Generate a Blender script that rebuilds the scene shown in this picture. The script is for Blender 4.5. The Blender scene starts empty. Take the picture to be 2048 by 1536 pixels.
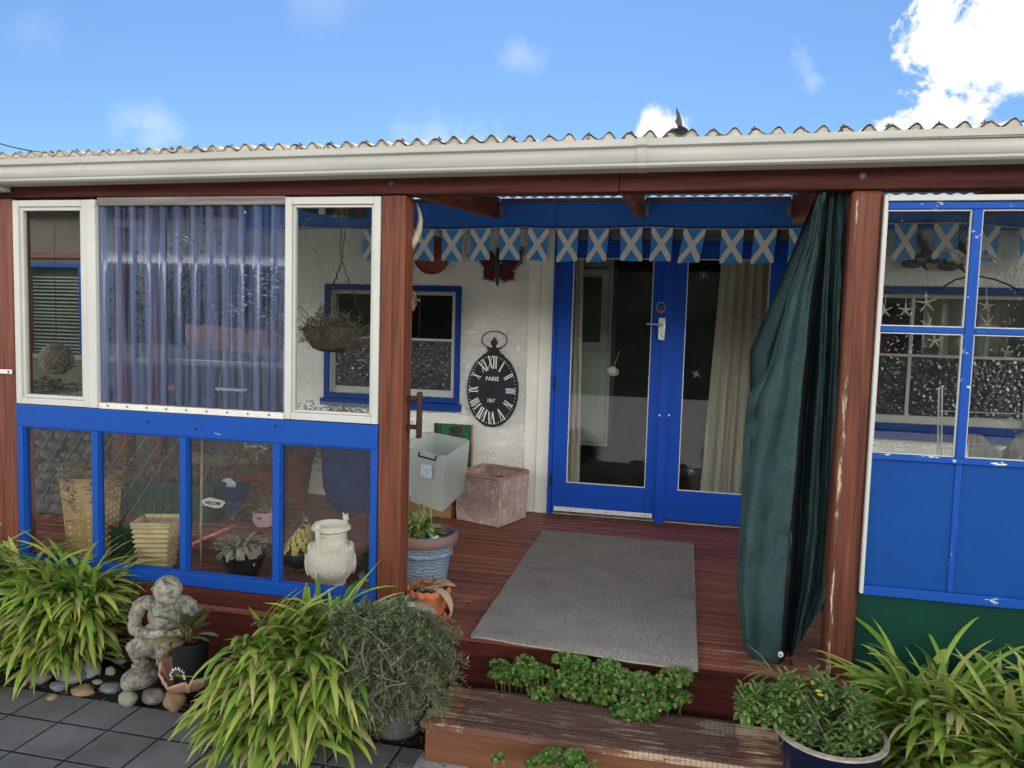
import bpy, bmesh, math, random
from math import sin, cos, pi, radians, sqrt, atan2, exp
from mathutils import Vector, Matrix, noise as mn
S = bpy.context.scene
COL = S.collection
# ------------------------------------------------------------------ camera
H = 1.5
FPX = 1540.9; YAW = 0.21553; PITCH = 0.07727; ROLL = 0.02814
cyw, syw = cos(YAW), sin(YAW)
FW = Vector((-syw*cos(PITCH), cyw*cos(PITCH), -sin(PITCH)))
R0 = Vector((cyw, syw, 0)); U0 = R0.cross(FW)
RT = R0*cos(ROLL) + U0*sin(ROLL); UP = U0*cos(ROLL) - R0*sin(ROLL)
cd = bpy.data.cameras.new('camera'); cam = bpy.data.objects.new('camera', cd); COL.objects.link(cam)
cd.sensor_width = 36; cd.lens = FPX*36/2048; cd.clip_start = .05; cd.clip_end = 2000
cam.matrix_world = Matrix(((RT.x, UP.x, -FW.x, 0), (RT.y, UP.y, -FW.y, 0), (RT.z, UP.z, -FW.z, H), (0, 0, 0, 1)))
S.camera = cam
S.render.resolution_x = 1024; S.render.resolution_y = 768
def ray(x, y): return FW + RT*((x-1024)/FPX) + UP*((768-y)/FPX)
def P(x, y, Y=None, Z=None):
    d = ray(x, y); t = Y/d.y if Y is not None else (Z-H)/d.z
    return Vector((d.x*t, d.y*t, d.z*t+H))
# ------------------------------------------------------------------ world, sun, exposure
SUN_EL = radians(52); SUN_AZ = radians(-12)      # behind the house, a little to the left
w = bpy.data.worlds.new('World'); S.world = w; w.use_nodes = True
nt = w.node_tree; nt.nodes.clear()
def N(nt, t, ins=None, **kw):
    n = nt.nodes.new(t)
    for k, v in kw.items(): setattr(n, k, v)
    for k, v in (ins or {}).items():
        s = n.inputs[k]
        if isinstance(v, bpy.types.NodeSocket): nt.links.new(v, s)
        else: s.default_value = v
    return n
def M(nt, op, a, b=0.0, c=None):
    ins = {0: a, 1: b}
    if c is not None: ins[2] = c
    return N(nt, 'ShaderNodeMath', ins, operation=op).outputs[0]
sky = N(nt, 'ShaderNodeTexSky', sky_type='NISHITA', sun_disc=False, sun_elevation=SUN_EL, sun_rotation=SUN_AZ, air_density=1.0, dust_density=.25, ozone_density=2.2)
gen = N(nt, 'ShaderNodeTexCoord').outputs['Generated']
nz = N(nt, 'ShaderNodeTexNoise', {'Vector': gen, 'Scale': 8.0, 'Detail': 10.0, 'Roughness': .66, 'Distortion': .25})
wp = N(nt, 'ShaderNodeVectorMath', {0: nz.outputs['Color'], 1: (.5, .5, .5)}, operation='SUBTRACT').outputs[0]
wp = N(nt, 'ShaderNodeVectorMath', {0: wp, 1: (.34, .34, .2)}, operation='MULTIPLY').outputs[0]
wdir = N(nt, 'ShaderNodeVectorMath', {0: gen, 1: wp}, operation='ADD').outputs[0]
wp2 = N(nt, 'ShaderNodeVectorMath', {0: wp, 1: (.4, .4, .25)}, operation='MULTIPLY').outputs[0]
wdir2 = N(nt, 'ShaderNodeVectorMath', {0: gen, 1: wp2}, operation='ADD').outputs[0]
mask = None
for px, py, r, amt in [(2050, 10, 80, 1), (2010, 110, 84, 1), (1955, 130, 75, 1), (1945, 190, 70, 1), (1880, 225, 62, 1), (1830, 262, 60, 1), (1780, 285, 45, 1), (1950, 10, 46, .8), (2120, 60, 100, 1),
                       (1312, 268, 39, 1), (1345, 275, 34, 1), (300, 258, 32, .35), (268, 246, 24, .25), (345, 266, 20, .3), (1608, 118, 22, .3), (1625, 150, 20, .3), (1050, 112, 26, .22), (870, 285, 60, .35), (980, 290, 50, .25), (80, 62, 30, .08), (650, 0, 40, .12)]:
    d = ray(px, py).normalized()
    wd_ = wdir if r > 40 else wdir2
    dist = N(nt, 'ShaderNodeVectorMath', {0: wd_, 1: tuple(d)}, operation='DISTANCE').outputs['Value']
    a = N(nt, 'ShaderNodeMapRange', {'Value': dist, 'From Min': (r*.8 if amt > .6 else 0)/FPX, 'From Max': r*(1.35 if amt > .6 else 1.9)/FPX, 'To Min': amt, 'To Max': 0.0}, interpolation_type='SMOOTHSTEP').outputs[0]
    mask = a if mask is None else M(nt, 'MAXIMUM', mask, a)
sx = N(nt, 'ShaderNodeSeparateXYZ', {0: gen})
back = N(nt, 'ShaderNodeMapRange', {'Value': sx.outputs[1], 'From Min': .12, 'From Max': -.25, 'To Min': 0.0, 'To Max': 1.0}, interpolation_type='SMOOTHSTEP').outputs[0]
nz2 = N(nt, 'ShaderNodeTexNoise', {'Vector': gen, 'Scale': 2.6, 'Detail': 7.0, 'Roughness': .55})
br = N(nt, 'ShaderNodeMapRange', {'Value': nz2.outputs[0], 'From Min': .33, 'From Max': .5, 'To Min': 0.35, 'To Max': 1.0}, interpolation_type='SMOOTHSTEP').outputs[0]
backm = M(nt, 'MULTIPLY', back, br)
CL = (6.5, 6.6, 6.8, 1)
skyc = N(nt, 'ShaderNodeMix', {0: 1.0, 6: sky.outputs[0], 7: (.46, .61, .76, 1)}, data_type='RGBA', blend_type='MULTIPLY').outputs[2]
m1 = N(nt, 'ShaderNodeMix', {0: mask, 6: skyc, 7: CL}, data_type='RGBA').outputs[2]
low = N(nt, 'ShaderNodeMapRange', {'Value': sx.outputs[2], 'From Min': .22, 'From Max': .46, 'To Min': 1.0, 'To Max': 0.0}, interpolation_type='SMOOTHSTEP').outputs[0]
fill_cloudc = N(nt, 'ShaderNodeMix', {0: low, 6: (4.5, 5.2, 6.3, 1), 7: (62, 61.5, 60.5, 1)}, data_type='RGBA').outputs[2]  # unseen bright low cloud band, added behind the camera to light the porch
m2 = N(nt, 'ShaderNodeMix', {0: backm, 6: m1, 7: fill_cloudc}, data_type='RGBA').outputs[2]
bg = N(nt, 'ShaderNodeBackground', {'Color': m2, 'Strength': .1})
N(nt, 'ShaderNodeOutputWorld', {0: bg.outputs[0]})
sl = bpy.data.lights.new('sun', 'SUN'); sl.energy = 4.6; sl.angle = radians(.53); sl.color = (1, .95, .87)
so = bpy.data.objects.new('sun', sl); COL.objects.link(so)
sd = Vector((sin(SUN_AZ)*cos(SUN_EL), cos(SUN_AZ)*cos(SUN_EL), sin(SUN_EL)))
so.rotation_euler = sd.to_track_quat('Z', 'Y').to_euler(); so.location = (0, 10, 12)
S.view_settings.view_transform = 'Standard'; S.view_settings.look = 'None'; S.view_settings.exposure = 0.82; S.view_settings.gamma = 1
S.render.engine = 'CYCLES'
S.cycles.max_bounces = 10; S.cycles.transparent_max_bounces = 24; S.cycles.glossy_bounces = 4; S.cycles.caustics_reflective = False; S.cycles.caustics_refractive = False
# ------------------------------------------------------------------ materials
MATS = {}
def newmat(name):
    m = bpy.data.materials.new(name); m.use_nodes = True; m.node_tree.nodes.clear(); MATS[name] = m
    return m, m.node_tree
def coord(t, scale, kind='Object'):
    c = N(t, 'ShaderNodeTexCoord').outputs[kind]
    if isinstance(scale, (int, float)): scale = (scale,)*3
    return N(t, 'ShaderNodeMapping', {'Vector': c, 'Scale': scale}).outputs[0]
def nzf(t, scale, detail=5, rough=.6, dist=0.0, sc=1.0):
    return N(t, 'ShaderNodeTexNoise', {'Vector': coord(t, scale), 'Scale': sc, 'Detail': detail, 'Roughness': rough, 'Distortion': dist}).outputs[0]
def ramp(t, v, a, b, lo=0.0, hi=1.0):
    return N(t, 'ShaderNodeMapRange', {'Value': v, 'From Min': a, 'From Max': b, 'To Min': lo, 'To Max': hi}).outputs[0]
def mixc(t, f, a, b, bt='MIX'):
    def c(x): return x if isinstance(x, bpy.types.NodeSocket) else (x[0], x[1], x[2], 1)
    return N(t, 'ShaderNodeMix', {0: f, 6: c(a), 7: c(b)}, data_type='RGBA', blend_type=bt).outputs[2]
def finish(t, col, rough=.6, bump=None, bstr=.3, bdist=.005, spec=.5, metal=0.0, **extra):
    ins = {'Base Color': col if isinstance(col, bpy.types.NodeSocket) else (*col, 1), 'Roughness': rough, 'Specular IOR Level': spec*.5, 'Metallic': metal}
    ins.update(extra)
    if bump is not None:
        ins['Normal'] = N(t, 'ShaderNodeBump', {'Height': bump, 'Strength': bstr, 'Distance': bdist}).outputs[0]
    b = N(t, 'ShaderNodeBsdfPrincipled', ins)
    N(t, 'ShaderNodeOutputMaterial', {0: b.outputs[0]})
def pm(name, c1, c2=None, scale=20, rough=.6, bstr=.25, bscale=None, bdist=.004, spec=.4, lo=.35, hi=.65, metal=0.0, fleck=None, flo=.68, fscale=60, rv=.15):
    "mottled two-tone surface with bump, flecks of a third colour"
    m, t = newmat(name)
    c2 = c2 or tuple(x*.7 for x in c1)
    n1 = nzf(t, scale, 7, .65)
    col = mixc(t, ramp(t, n1, lo, hi), c2, c1)
    if fleck is not None:
        n3 = nzf(t, fscale, 6, .7)
        col = mixc(t, ramp(t, n3, flo, flo+.03), col, fleck)
    n2 = nzf(t, bscale or (scale*3 if isinstance(scale, (int, float)) else tuple(s*3 for s in scale)), 6, .6)
    r = ramp(t, n1, .3, .7, min(1, rough+rv), max(.02, rough-rv))
    finish(t, col, r, n2, bstr, bdist, spec, metal)
    return m
def wood(name, c1, c2, axis='z', rough=.5, worn=None, wlo=.62, spec=.35, s=45, bstr=.35):
    m, t = newmat(name)
    sc = [s, s, s]; sc['xyz'.index(axis)] = s*.045
    g = nzf(t, tuple(sc), 6, .6, .6)
    big = nzf(t, tuple(x*.12 for x in sc), 3, .5)
    f = M(t, 'ADD', M(t, 'MULTIPLY', g, .65), M(t, 'MULTIPLY', big, .35))
    col = mixc(t, ramp(t, f, .38, .62), c2, c1)
    if worn is not None:
        sw = [x*1.3 for x in sc]; sw['xyz'.index(axis)] = s*.12
        n3 = nzf(t, tuple(sw), 7, .7)
        big2 = nzf(t, 3.5, 4, .6)
        q = M(t, 'ADD', M(t, 'MULTIPLY', n3, .6), M(t, 'MULTIPLY', big2, .4))
        col = mixc(t, ramp(t, q, wlo, wlo+.04), col, worn)
    finish(t, col, ramp(t, g, .3, .7, rough+.15, rough-.12), g, bstr, .003, spec)
    return m
def paint(name, c, chip=None, clo=.7, rough=.42, brush='x', dirt=.12, cs=38):
    m, t = newmat(name)
    sc = [70, 70, 70]; sc['xyz'.index(brush)] = 5
    g = nzf(t, tuple(sc), 4, .5)
    d = nzf(t, 4, 6, .65)
    col = mixc(t, ramp(t, d, .35, .75, 0, dirt), c, tuple(x*.5+.004 for x in c))
    if chip is not None:
        sc2 = [cs, cs, cs]; sc2['xyz'.index(brush)] = cs*.3
        n3 = nzf(t, tuple(sc2), 7, .72)
        f = ramp(t, n3, clo, clo+.012)
        col = mixc(t, f, col, chip)
    finish(t, col, rough, g, .25, .002, .22)
    return m
def glass(name, tint=(.9, .93, .92), dirt=.06, refl=1.0, rough=.0, spots=False, dscale=8):
    m, t = newmat(name)
    tr = N(t, 'ShaderNodeBsdfTransparent', {0: (*tint, 1)})
    gl = N(t, 'ShaderNodeBsdfGlossy', {0: (1, 1, 1, 1), 1: rough})
    fr = N(t, 'ShaderNodeFresnel', {0: 1.5})
    ff_ = M(t, 'SUBTRACT', 1.0, N(t, 'ShaderNodeNewGeometry').outputs['Backfacing'])
    a = N(t, 'ShaderNodeMixShader', {0: M(t, 'MULTIPLY', ff_, M(t, 'MINIMUM', M(t, 'MULTIPLY', fr.outputs[0], 1.8*refl), 1.0)), 1: tr.outputs[0], 2: gl.outputs[0]})
    df = N(t, 'ShaderNodeBsdfDiffuse', {0: (.5, .5, .47, 1)})
    dn = nzf(t, dscale, 8, .75)
    f = ramp(t, dn, .35, .8, 0, dirt*2.2)
    if spots:
        f = M(t, 'MAXIMUM', f, ramp(t, M(t, 'ADD', nzf(t, 95, 2, .5), M(t, 'MULTIPLY', nzf(t, 3, 3, .5), .35)), .895, .92, 0, .4))
    b = N(t, 'ShaderNodeMixShader', {0: f, 1: a.outputs[0], 2: df.outputs[0]})
    N(t, 'ShaderNodeOutputMaterial', {0: b.outputs[0]})
    return m
def leafmat(name, cols, rough=.5, tip=None, trans=.25, spec=.35, stripe=True):
    "leaf colour varies leaf by leaf; attribute t (0 base, 1 tip) drives tip colour"
    m, t = newmat(name)
    ri = N(t, 'ShaderNodeNewGeometry').outputs['Random Per Island']
    cr = N(t, 'ShaderNodeValToRGB', {0: ri}); e = cr.color_ramp.elements
    for i, c in enumerate(cols):
        p = i/(len(cols)-1)
        el = e[0] if i == 0 else (e[len(e)-1] if i == len(cols)-1 else e.new(p))
        el.position = p; el.color = (*c, 1)
    col = cr.outputs[0]
    if tip is not None:
        at = N(t, 'ShaderNodeAttribute', attribute_name='t').outputs['Fac']
        ri2 = M(t, 'FRACT', M(t, 'MULTIPLY', ri, 37.3))
        f = ramp(t, M(t, 'ADD', at, M(t, 'MULTIPLY', M(t, 'POWER', ri2, 4.0), .9)), 1.0, 1.5, 0, 1)
        col = mixc(t, f, col, tip)
    n1 = nzf(t, 30, 4, .6)
    col = mixc(t, .5, col, mixc(t, n1, tuple(x*.6 for x in (1, 1, 1)), (1.4, 1.4, 1.4)), 'MULTIPLY')
    p = N(t, 'ShaderNodeBsdfPrincipled', {'Base Color': col, 'Roughness': rough, 'Specular IOR Level': spec})
    tl = N(t, 'ShaderNodeBsdfTranslucent', {0: col})
    s = N(t, 'ShaderNodeMixShader', {0: trans, 1: p.outputs[0], 2: tl.outputs[0]})
    N(t, 'ShaderNodeOutputMaterial', {0: s.outputs[0]})
    return m
# ------------------------------------------------------------------ mesh builder
SPLIT = {'cover_board', 'coach_bolt', 'roof_screw', 'side', 'screw', 'catch', 'hinge', 'rear_post', 'purlin', 'panel', 'bracket', 'bolt', 'base_board', 'beam', 'ledger', 'side_wall', 'door_frame', 'lintel_board', 'spots_', 'flap', 'tread', 'skirting_board'}
class MB:
    def __init__(s): s.v = []; s.f = []; s.t = []; s.tf = False
    def add(s, vs, fs, t=None):
        o = len(s.v); s.v += [Vector(v) for v in vs]; s.f += [tuple(i+o for i in f) for f in fs]
        if t is not None: s.tf = True
        s.t += list(t) if t is not None else [0.0]*len(vs)
        return s
    def box(s, x0, x1, y0, y1, z0, z1, m=None):
        vs = [(x0, y0, z0), (x1, y0, z0), (x1, y1, z0), (x0, y1, z0), (x0, y0, z1), (x1, y0, z1), (x1, y1, z1), (x0, y1, z1)]
        if m: vs = [m @ Vector(v) for v in vs]
        return s.add(vs, [(0, 3, 2, 1), (4, 5, 6, 7), (0, 1, 5, 4), (1, 2, 6, 5), (2, 3, 7, 6), (3, 0, 4, 7)])
    def bar(s, a, b, w, h, up=(0, 0, 1)):
        a = Vector(a); b = Vector(b); d = (b-a); L = d.length; d.normalize(); r = d.cross(Vector(up)).normalized(); u = r.cross(d)
        vs = []
        for p in (a, b):
            for i, j in ((-1, -1), (1, -1), (1, 1), (-1, 1)): vs.append(p + r*(i*w/2) + u*(j*h/2))
        return s.add(vs, [(0, 1, 2, 3), (7, 6, 5, 4), (0, 4, 5, 1), (1, 5, 6, 2), (2, 6, 7, 3), (3, 7, 4, 0)])
    def tube(s, pts, r, n=8, cap=True, closed=False):
        pts = [Vector(p) for p in pts]; k = len(pts)
        rs = r if isinstance(r, (list, tuple)) else [r]*k
        vs = []; fs = []; pu = None
        for i, p in enumerate(pts):
            if closed: d = pts[(i+1) % k]-pts[i-1]
            else: d = pts[min(i+1, k-1)]-pts[max(i-1, 0)]
            if d.length < 1e-9: d = Vector((0, 0, 1))
            d.normalize()
            if pu is None: pu = d.orthogonal().normalized()
            u = (pu - d*pu.dot(d))
            u = u.normalized() if u.length > 1e-6 else d.orthogonal().normalized()
            pu = u; q = d.cross(u)
            for j in range(n):
                a = 2*pi*j/n; vs.append(p + (u*cos(a)+q*sin(a))*rs[i])
        K = k if closed else k-1
        for i in range(K):
            for j in range(n):
                a = i*n+j; b = i*n+(j+1) % n; i2 = (i+1) % k
                fs.append((a, b, i2*n+(j+1) % n, i2*n+j))
        if cap and not closed: fs += [tuple(range(n))[::-1], tuple((k-1)*n+j for j in range(n))]
        return s.add(vs, fs)
    def lathe(s, prof, c=(0, 0, 0), n=40, m=None, fn=None, caps=True):
        c = Vector(c); vs = []; fs = []; k = len(prof)
        for i, (r, z) in enumerate(prof):
            for j in range(n):
                a = 2*pi*j/n; rr, zz = (fn(r, z, a, i) if fn else (r, z))
                v = Vector((rr*cos(a), rr*sin(a), zz))
                vs.append((m @ v if m else v)+c)
        for i in range(k-1):
            for j in range(n): fs.append((i*n+j, i*n+(j+1) % n, (i+1)*n+(j+1) % n, (i+1)*n+j))
        if prof[0][0] > 1e-5 and caps: fs.append(tuple(range(n))[::-1])
        if prof[-1][0] > 1e-5 and caps: fs.append(tuple((k-1)*n+j for j in range(n)))
        return s.add(vs, fs)
    def ell(s, c, r, nu=14, nv=9, rot=None, wob=0.0, seed=0.0, wf=2.0):
        c = Vector(c); r = (r,)*3 if isinstance(r, (int, float)) else r; vs = []; fs = []
        rm = rot.to_3x3() if isinstance(rot, Matrix) else None
        for i in range(nv+1):
            th = pi*i/nv
            for j in range(nu):
                ph = 2*pi*j/nu; d = Vector((sin(th)*cos(ph), sin(th)*sin(ph), cos(th)))
                k = 1 + (wob*mn.noise(d*wf+Vector((seed, seed*1.7, -seed))) if wob else 0)
                v = Vector((d.x*r[0], d.y*r[1], d.z*r[2]))*k
                if rm: v = rm @ v
                vs.append(c+v)
        for i in range(nv):
            for j in range(nu): fs.append((i*nu+j, (i+1)*nu+j, (i+1)*nu+(j+1) % nu, i*nu+(j+1) % nu))
        return s.add(vs, fs)
    def grid(s, fn, nu, nv):
        vs = [fn(i/nu, j/nv) for j in range(nv+1) for i in range(nu+1)]
        fs = [(j*(nu+1)+i, j*(nu+1)+i+1, (j+1)*(nu+1)+i+1, (j+1)*(nu+1)+i) for j in range(nv) for i in range(nu)]
        return s.add(vs, fs)
    def prism(s, pts, d):
        "extrude polygon pts (3d, coplanar) by vector d"
        pts = [Vector(p) for p in pts]; d = Vector(d); n = len(pts)
        return s.add(pts+[p+d for p in pts], [tuple(range(n)), tuple(range(2*n-1, n-1, -1))]+[(i, n+i, n+(i+1) % n, (i+1) % n) for i in range(n)])
    def frame(s, x0, x1, z0, z1, y0, y1, wl, wr=None, wb=None, wt=None):
        "rectangular frame in xz from y0 (front) to y1, stiles full height, rails butted between"
        wr = wl if wr is None else wr; wb = wl if wb is None else wb; wt = wl if wt is None else wt
        s.box(x0, x0+wl, y0, y1, z0, z1); s.box(x1-wr, x1, y0, y1, z0, z1)
        s.box(x0+wl, x1-wr, y0, y1, z0, z0+wb); s.box(x0+wl, x1-wr, y0, y1, z1-wt, z1)
        return s
    def build(s, name, mat, parent=None, bevel=0, smooth=35, solid=0, flip=True):
        if name in SPLIT:
            par = list(range(len(s.v)))
            def fd(i):
                while par[i] != i: par[i] = par[par[i]]; i = par[i]
                return i
            for f in s.f:
                for j in f[1:]: par[fd(j)] = fd(f[0])
            grp = {}
            for f in s.f: grp.setdefault(fd(f[0]), []).append(f)
            if len(grp) > 1:
                o = None
                for fs in grp.values():
                    ids = sorted({i for f in fs for i in f}); mp_ = {i: k for k, i in enumerate(ids)}
                    q = MB(); q.v = [s.v[i] for i in ids]; q.f = [tuple(mp_[i] for i in f) for f in fs]; q.t = [s.t[i] for i in ids]; q.tf = s.tf
                    SPLIT.discard(name); o = q.build(name, mat, parent, bevel, smooth, solid, flip); SPLIT.add(name)
                return o
        me = bpy.data.meshes.new(name)
        off = Vector((0, 0, 0)); q = parent
        if parent is not None: off = parent['_o'] if '_o' in parent else (0, 0, 0); off = Vector(off)
        me.from_pydata([v-off for v in s.v], [], s.f)
        bm = bmesh.new(); bm.from_mesh(me)
        if flip: bmesh.ops.recalc_face_normals(bm, faces=bm.faces)
        bm.to_mesh(me); bm.free()
        if s.tf:
            at = me.attributes.new('t', 'FLOAT', 'POINT'); at.data.foreach_set('value', s.t)
        if smooth:
            me.polygons.foreach_set('use_smooth', [True]*len(me.polygons))
            if smooth < 180: me.set_sharp_from_angle(angle=radians(smooth))
        me.materials.append(MATS[mat] if isinstance(mat, str) else mat)
        o = bpy.data.objects.new(name, me); COL.objects.link(o)
        if parent is not None: o.parent = parent; o['_o'] = tuple(off)
        if bevel:
            b = o.modifiers.new('bevel', 'BEVEL'); b.width = bevel; b.segments = 2; b.limit_method = 'ANGLE'; b.angle_limit = radians(40)
        if solid:
            b = o.modifiers.new('solid', 'SOLIDIFY'); b.thickness = solid
        return o
def tag(o, label, cat=None, group=None, kind=None):
    if label: o['label'] = label
    if cat: o['category'] = cat
    if group: o['group'] = group
    if kind: o['kind'] = kind
    return o
def thing(name, loc, label, cat, group=None):
    o = bpy.data.objects.new(name, None); COL.objects.link(o); o.empty_display_size = .05
    o.location = loc; o['_o'] = tuple(loc)
    return tag(o, label, cat, group)
def single(mb, name, mat, loc, label, cat, group=None, **kw):
    "a thing that is one mesh, origin at its base"
    for i in range(len(mb.v)): mb.v[i] = mb.v[i]-Vector(loc)
    o = mb.build(name, mat, None, **kw); o.location = loc
    return tag(o, label, cat, group)
def text(name, body, size, loc, mat, parent, mirror=False, sx=1.0, ext=.0008, bold=0.0, roty=0.0, normal='-y'):
    cu = bpy.data.curves.new(name, 'FONT'); cu.body = body; cu.size = size; cu.extrude = ext; cu.align_x = 'CENTER'; cu.align_y = 'CENTER'; cu.offset = bold; cu.resolution_u = 3
    o = bpy.data.objects.new(name, cu); COL.objects.link(o)
    dg = bpy.context.evaluated_depsgraph_get(); me = bpy.data.meshes.new_from_object(o.evaluated_get(dg))
    bpy.data.objects.remove(o)
    off = Vector(parent['_o']) if parent is not None else Vector((0, 0, 0))
    for v in me.vertices:
        x, y, z = v.co; x *= sx*(-1 if mirror else 1)
        q = Vector((x, -z, y))
        q.rotate(Matrix.Rotation(roty, 3, 'Y'))
        v.co = q + Vector(loc) - off
    me.name = name; me.materials.clear(); me.materials.append(MATS[mat])
    o = bpy.data.objects.new(name, me); COL.objects.link(o)
    if parent is not None: o.parent = parent; o['_o'] = tuple(off)
    return o
# ------------------------------------------------------------------ material library
RED1 = (.165, .052, .026); RED2 = (.062, .019, .011)
for ax in 'xyz': wood('timber_'+ax, RED1, RED2, ax, .5, s=40)
wood('handle_wood', (.05, .02, .014), (.025, .01, .008), 'z', .5)
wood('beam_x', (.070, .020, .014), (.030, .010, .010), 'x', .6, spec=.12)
wood('deck_wood', (.27, .090, .055), (.13, .042, .030), 'x', .42, worn=(.34, .17, .11), wlo=.585, s=26, spec=.35)
wood('fascia_wood', (.10, .022, .014), (.05, .011, .008), 'x', .5, s=30)
wood('step_wood', (.30, .14, .085), (.12, .05, .032), 'x', .55, worn=(.50, .36, .23), wlo=.515, s=30)
wood('step_front', (.20, .085, .042), (.11, .042, .022), 'x', .55, s=26)
m, t = newmat('post_worn')
g = nzf(t, (45, 45, 2), 6, .6, .6); bigg = nzf(t, (5.4, 5.4, .24), 3, .5)
f = M(t, 'ADD', M(t, 'MULTIPLY', g, .65), M(t, 'MULTIPLY', bigg, .35)); col = mixc(t, ramp(t, f, .38, .62), RED2, RED1)
xx = N(t, 'ShaderNodeSeparateXYZ', {0: N(t, 'ShaderNodeTexCoord').outputs['Object']}).outputs[0]
edge = ramp(t, M(t, 'ABSOLUTE', M(t, 'SUBTRACT', xx, 1.186)), .0, .035, .075, -.14)
q = M(t, 'ADD', M(t, 'ADD', M(t, 'MULTIPLY', nzf(t, (60, 60, 6), 7, .7), .6), M(t, 'MULTIPLY', nzf(t, (3, 3, 2.2), 4, .6), .4)), edge)
col = mixc(t, ramp(t, q, .545, .57), col, (.10, .055, .035)); col = mixc(t, ramp(t, q, .592, .615), col, (.42, .32, .2))
finish(t, col, .5, M(t, 'SUBTRACT', g, M(t, 'MULTIPLY', ramp(t, q, .53, .58), .8)), .5, .004, .35)
wood('lit_rafter_y', (.34, .115, .06), (.17, .055, .03), 'y', .6, spec=.2)  # lighter copy of the timber, standing in for light missing under the roof
wood('lit_ledger_x', (.34, .115, .06), (.17, .055, .03), 'x', .6, spec=.2)  # same brightened timber, light put into the colour
wood('raw_wood', (.42, .26, .15), (.3, .16, .09), 'x', .7)
wood('grey_wood', (.2, .19, .17), (.1, .09, .08), 'x', .8)
BLUE = (.008, .058, .275)
paint('blue', BLUE, (.4, .45, .5), .675, .4, 'x', .2)
paint('blue_z', BLUE, (.45, .48, .5), .66, .4, 'z')
paint('blue_peel', BLUE, (.62, .63, .62), .622, .42, 'x', cs=30)
paint('blue_peel_z', BLUE, (.62, .63, .62), .622, .42, 'z', cs=30)
paint('blue_panel', (.004, .052, .22), (.2, .3, .5), .76, .4, 'z', .3)
paint('blue_door', (.010, .068, .40), None, rough=.42, brush='z')
paint('blue_fascia', (.035, .17, .60), None, rough=.4)
paint('blue_trim', (.008, .045, .22), (.2, .2, .25), .75, .45)
paint('white_z', (.46, .45, .405), (.2, .16, .13), .69, .5, 'z', .25)
paint('white_x', (.46, .45, .405), (.2, .16, .13), .69, .5, 'x', .25)
paint('white_board', (.78, .76, .66), (.2, .18, .15), .8, .5, 'z', .3)
pm('white_rust', (.6, .58, .52), (.55, .52, .43), 20, .45, fleck=(.35, .15, .05), flo=.66, fscale=30)
pm('gutter', (.38, .37, .325), (.30, .295, .255), (1.2, 9, 14), .42, bstr=.05, fleck=(.2, .19, .15), flo=.70, fscale=(9, 30, 5))
# stucco: trowelled relief
m, t = newmat('stucco')
n1 = nzf(t, 26, 4, .55, 1.6); n2 = nzf(t, 70, 4, .6); n3 = nzf(t, 2.5, 5, .6)
hgt = M(t, 'ADD', M(t, 'MULTIPLY', ramp(t, n1, .42, .6), 1.0), M(t, 'MULTIPLY', n2, .25))
finish(t, mixc(t, ramp(t, n3, .3, .75), (.88, .86, .79), (.80, .78, .70)), .92, hgt, .75, .013, .06)
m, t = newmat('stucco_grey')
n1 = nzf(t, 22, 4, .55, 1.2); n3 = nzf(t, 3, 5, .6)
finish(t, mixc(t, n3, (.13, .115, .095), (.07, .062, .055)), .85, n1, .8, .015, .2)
# roof: old sheet, pale with brown lichen
pm('roof_sheet', (.46, .41, .33), (.33, .28, .22), 9, .7, bstr=.4, bscale=120, fleck=(.13, .08, .05), flo=.60, fscale=22)
pm('roof_under', (.30, .10, .07), (.2, .07, .05), 9, .7, bstr=.4, bscale=120)
pm('galv', (.45, .45, .45), (.3, .3, .3), 40, .4, metal=.8)
pm('screw', (.12, .1, .09), (.05, .04, .04), 60, .5)
# pavers: dark slabs, joints
m, t = newmat('paver')
c = N(t, 'ShaderNodeTexCoord').outputs['Object']
sep = N(t, 'ShaderNodeSeparateXYZ', {0: c})
def cell(t, v, o, s):
    q = M(t, 'DIVIDE', M(t, 'SUBTRACT', v, o), s); return M(t, 'FLOOR', q), M(t, 'ABSOLUTE', M(t, 'SUBTRACT', M(t, 'FRACT', q), .5))
ix, fx = cell(t, sep.outputs[0], -2.72+.264*40, .264); iy, fy = cell(t, sep.outputs[1], 2.89, .252)
wob = M(t, 'MULTIPLY', M(t, 'SUBTRACT', nzf(t, 25, 4, .6), .5), .022)
e = M(t, 'ADD', M(t, 'MAXIMUM', fx, fy), wob)
joint = ramp(t, e, .478, .49)
rnd = N(t, 'ShaderNodeTexWhiteNoise', {'Vector': N(t, 'ShaderNodeCombineXYZ', {0: ix, 1: iy}).outputs[0]}).outputs[0]
big = nzf(t, 3.2, 6, .6); fine = nzf(t, 180, 5, .7)
col = mixc(t, ramp(t, big, .35, .7), (.082, .080, .074), (.175, .170, .158))
col = mixc(t, M(t, 'MULTIPLY', rnd, .5), col, (.12, .12, .115))
col = mixc(t, ramp(t, nzf(t, 55, 5, .7), .66, .70, 0, .6), col, (.16, .16, .15))
col = mixc(t, ramp(t, nzf(t, 1.7, 4, .5), .60, .72, 0, .55), col, (.16, .165, .16))
col = mixc(t, joint, col, (.006, .005, .004))
hg = M(t, 'ADD', M(t, 'MULTIPLY', M(t, 'SUBTRACT', 1.0, ramp(t, e, .465, .495)), 1.0), M(t, 'MULTIPLY', fine, .12))
finish(t, col, ramp(t, big, .3, .7, .72, .5), hg, .8, .006, .35)
pm('concrete', (.34, .35, .34), (.17, .18, .18), 7, .8, bstr=.5, bscale=80, fleck=(.05, .05, .045), flo=.6, fscale=16)
pm('soil', (.022, .016, .012), (.010, .008, .006), 30, .9, bstr=1, bscale=60, bdist=.02, fleck=(.09, .06, .04), flo=.63, fscale=80)
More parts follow.
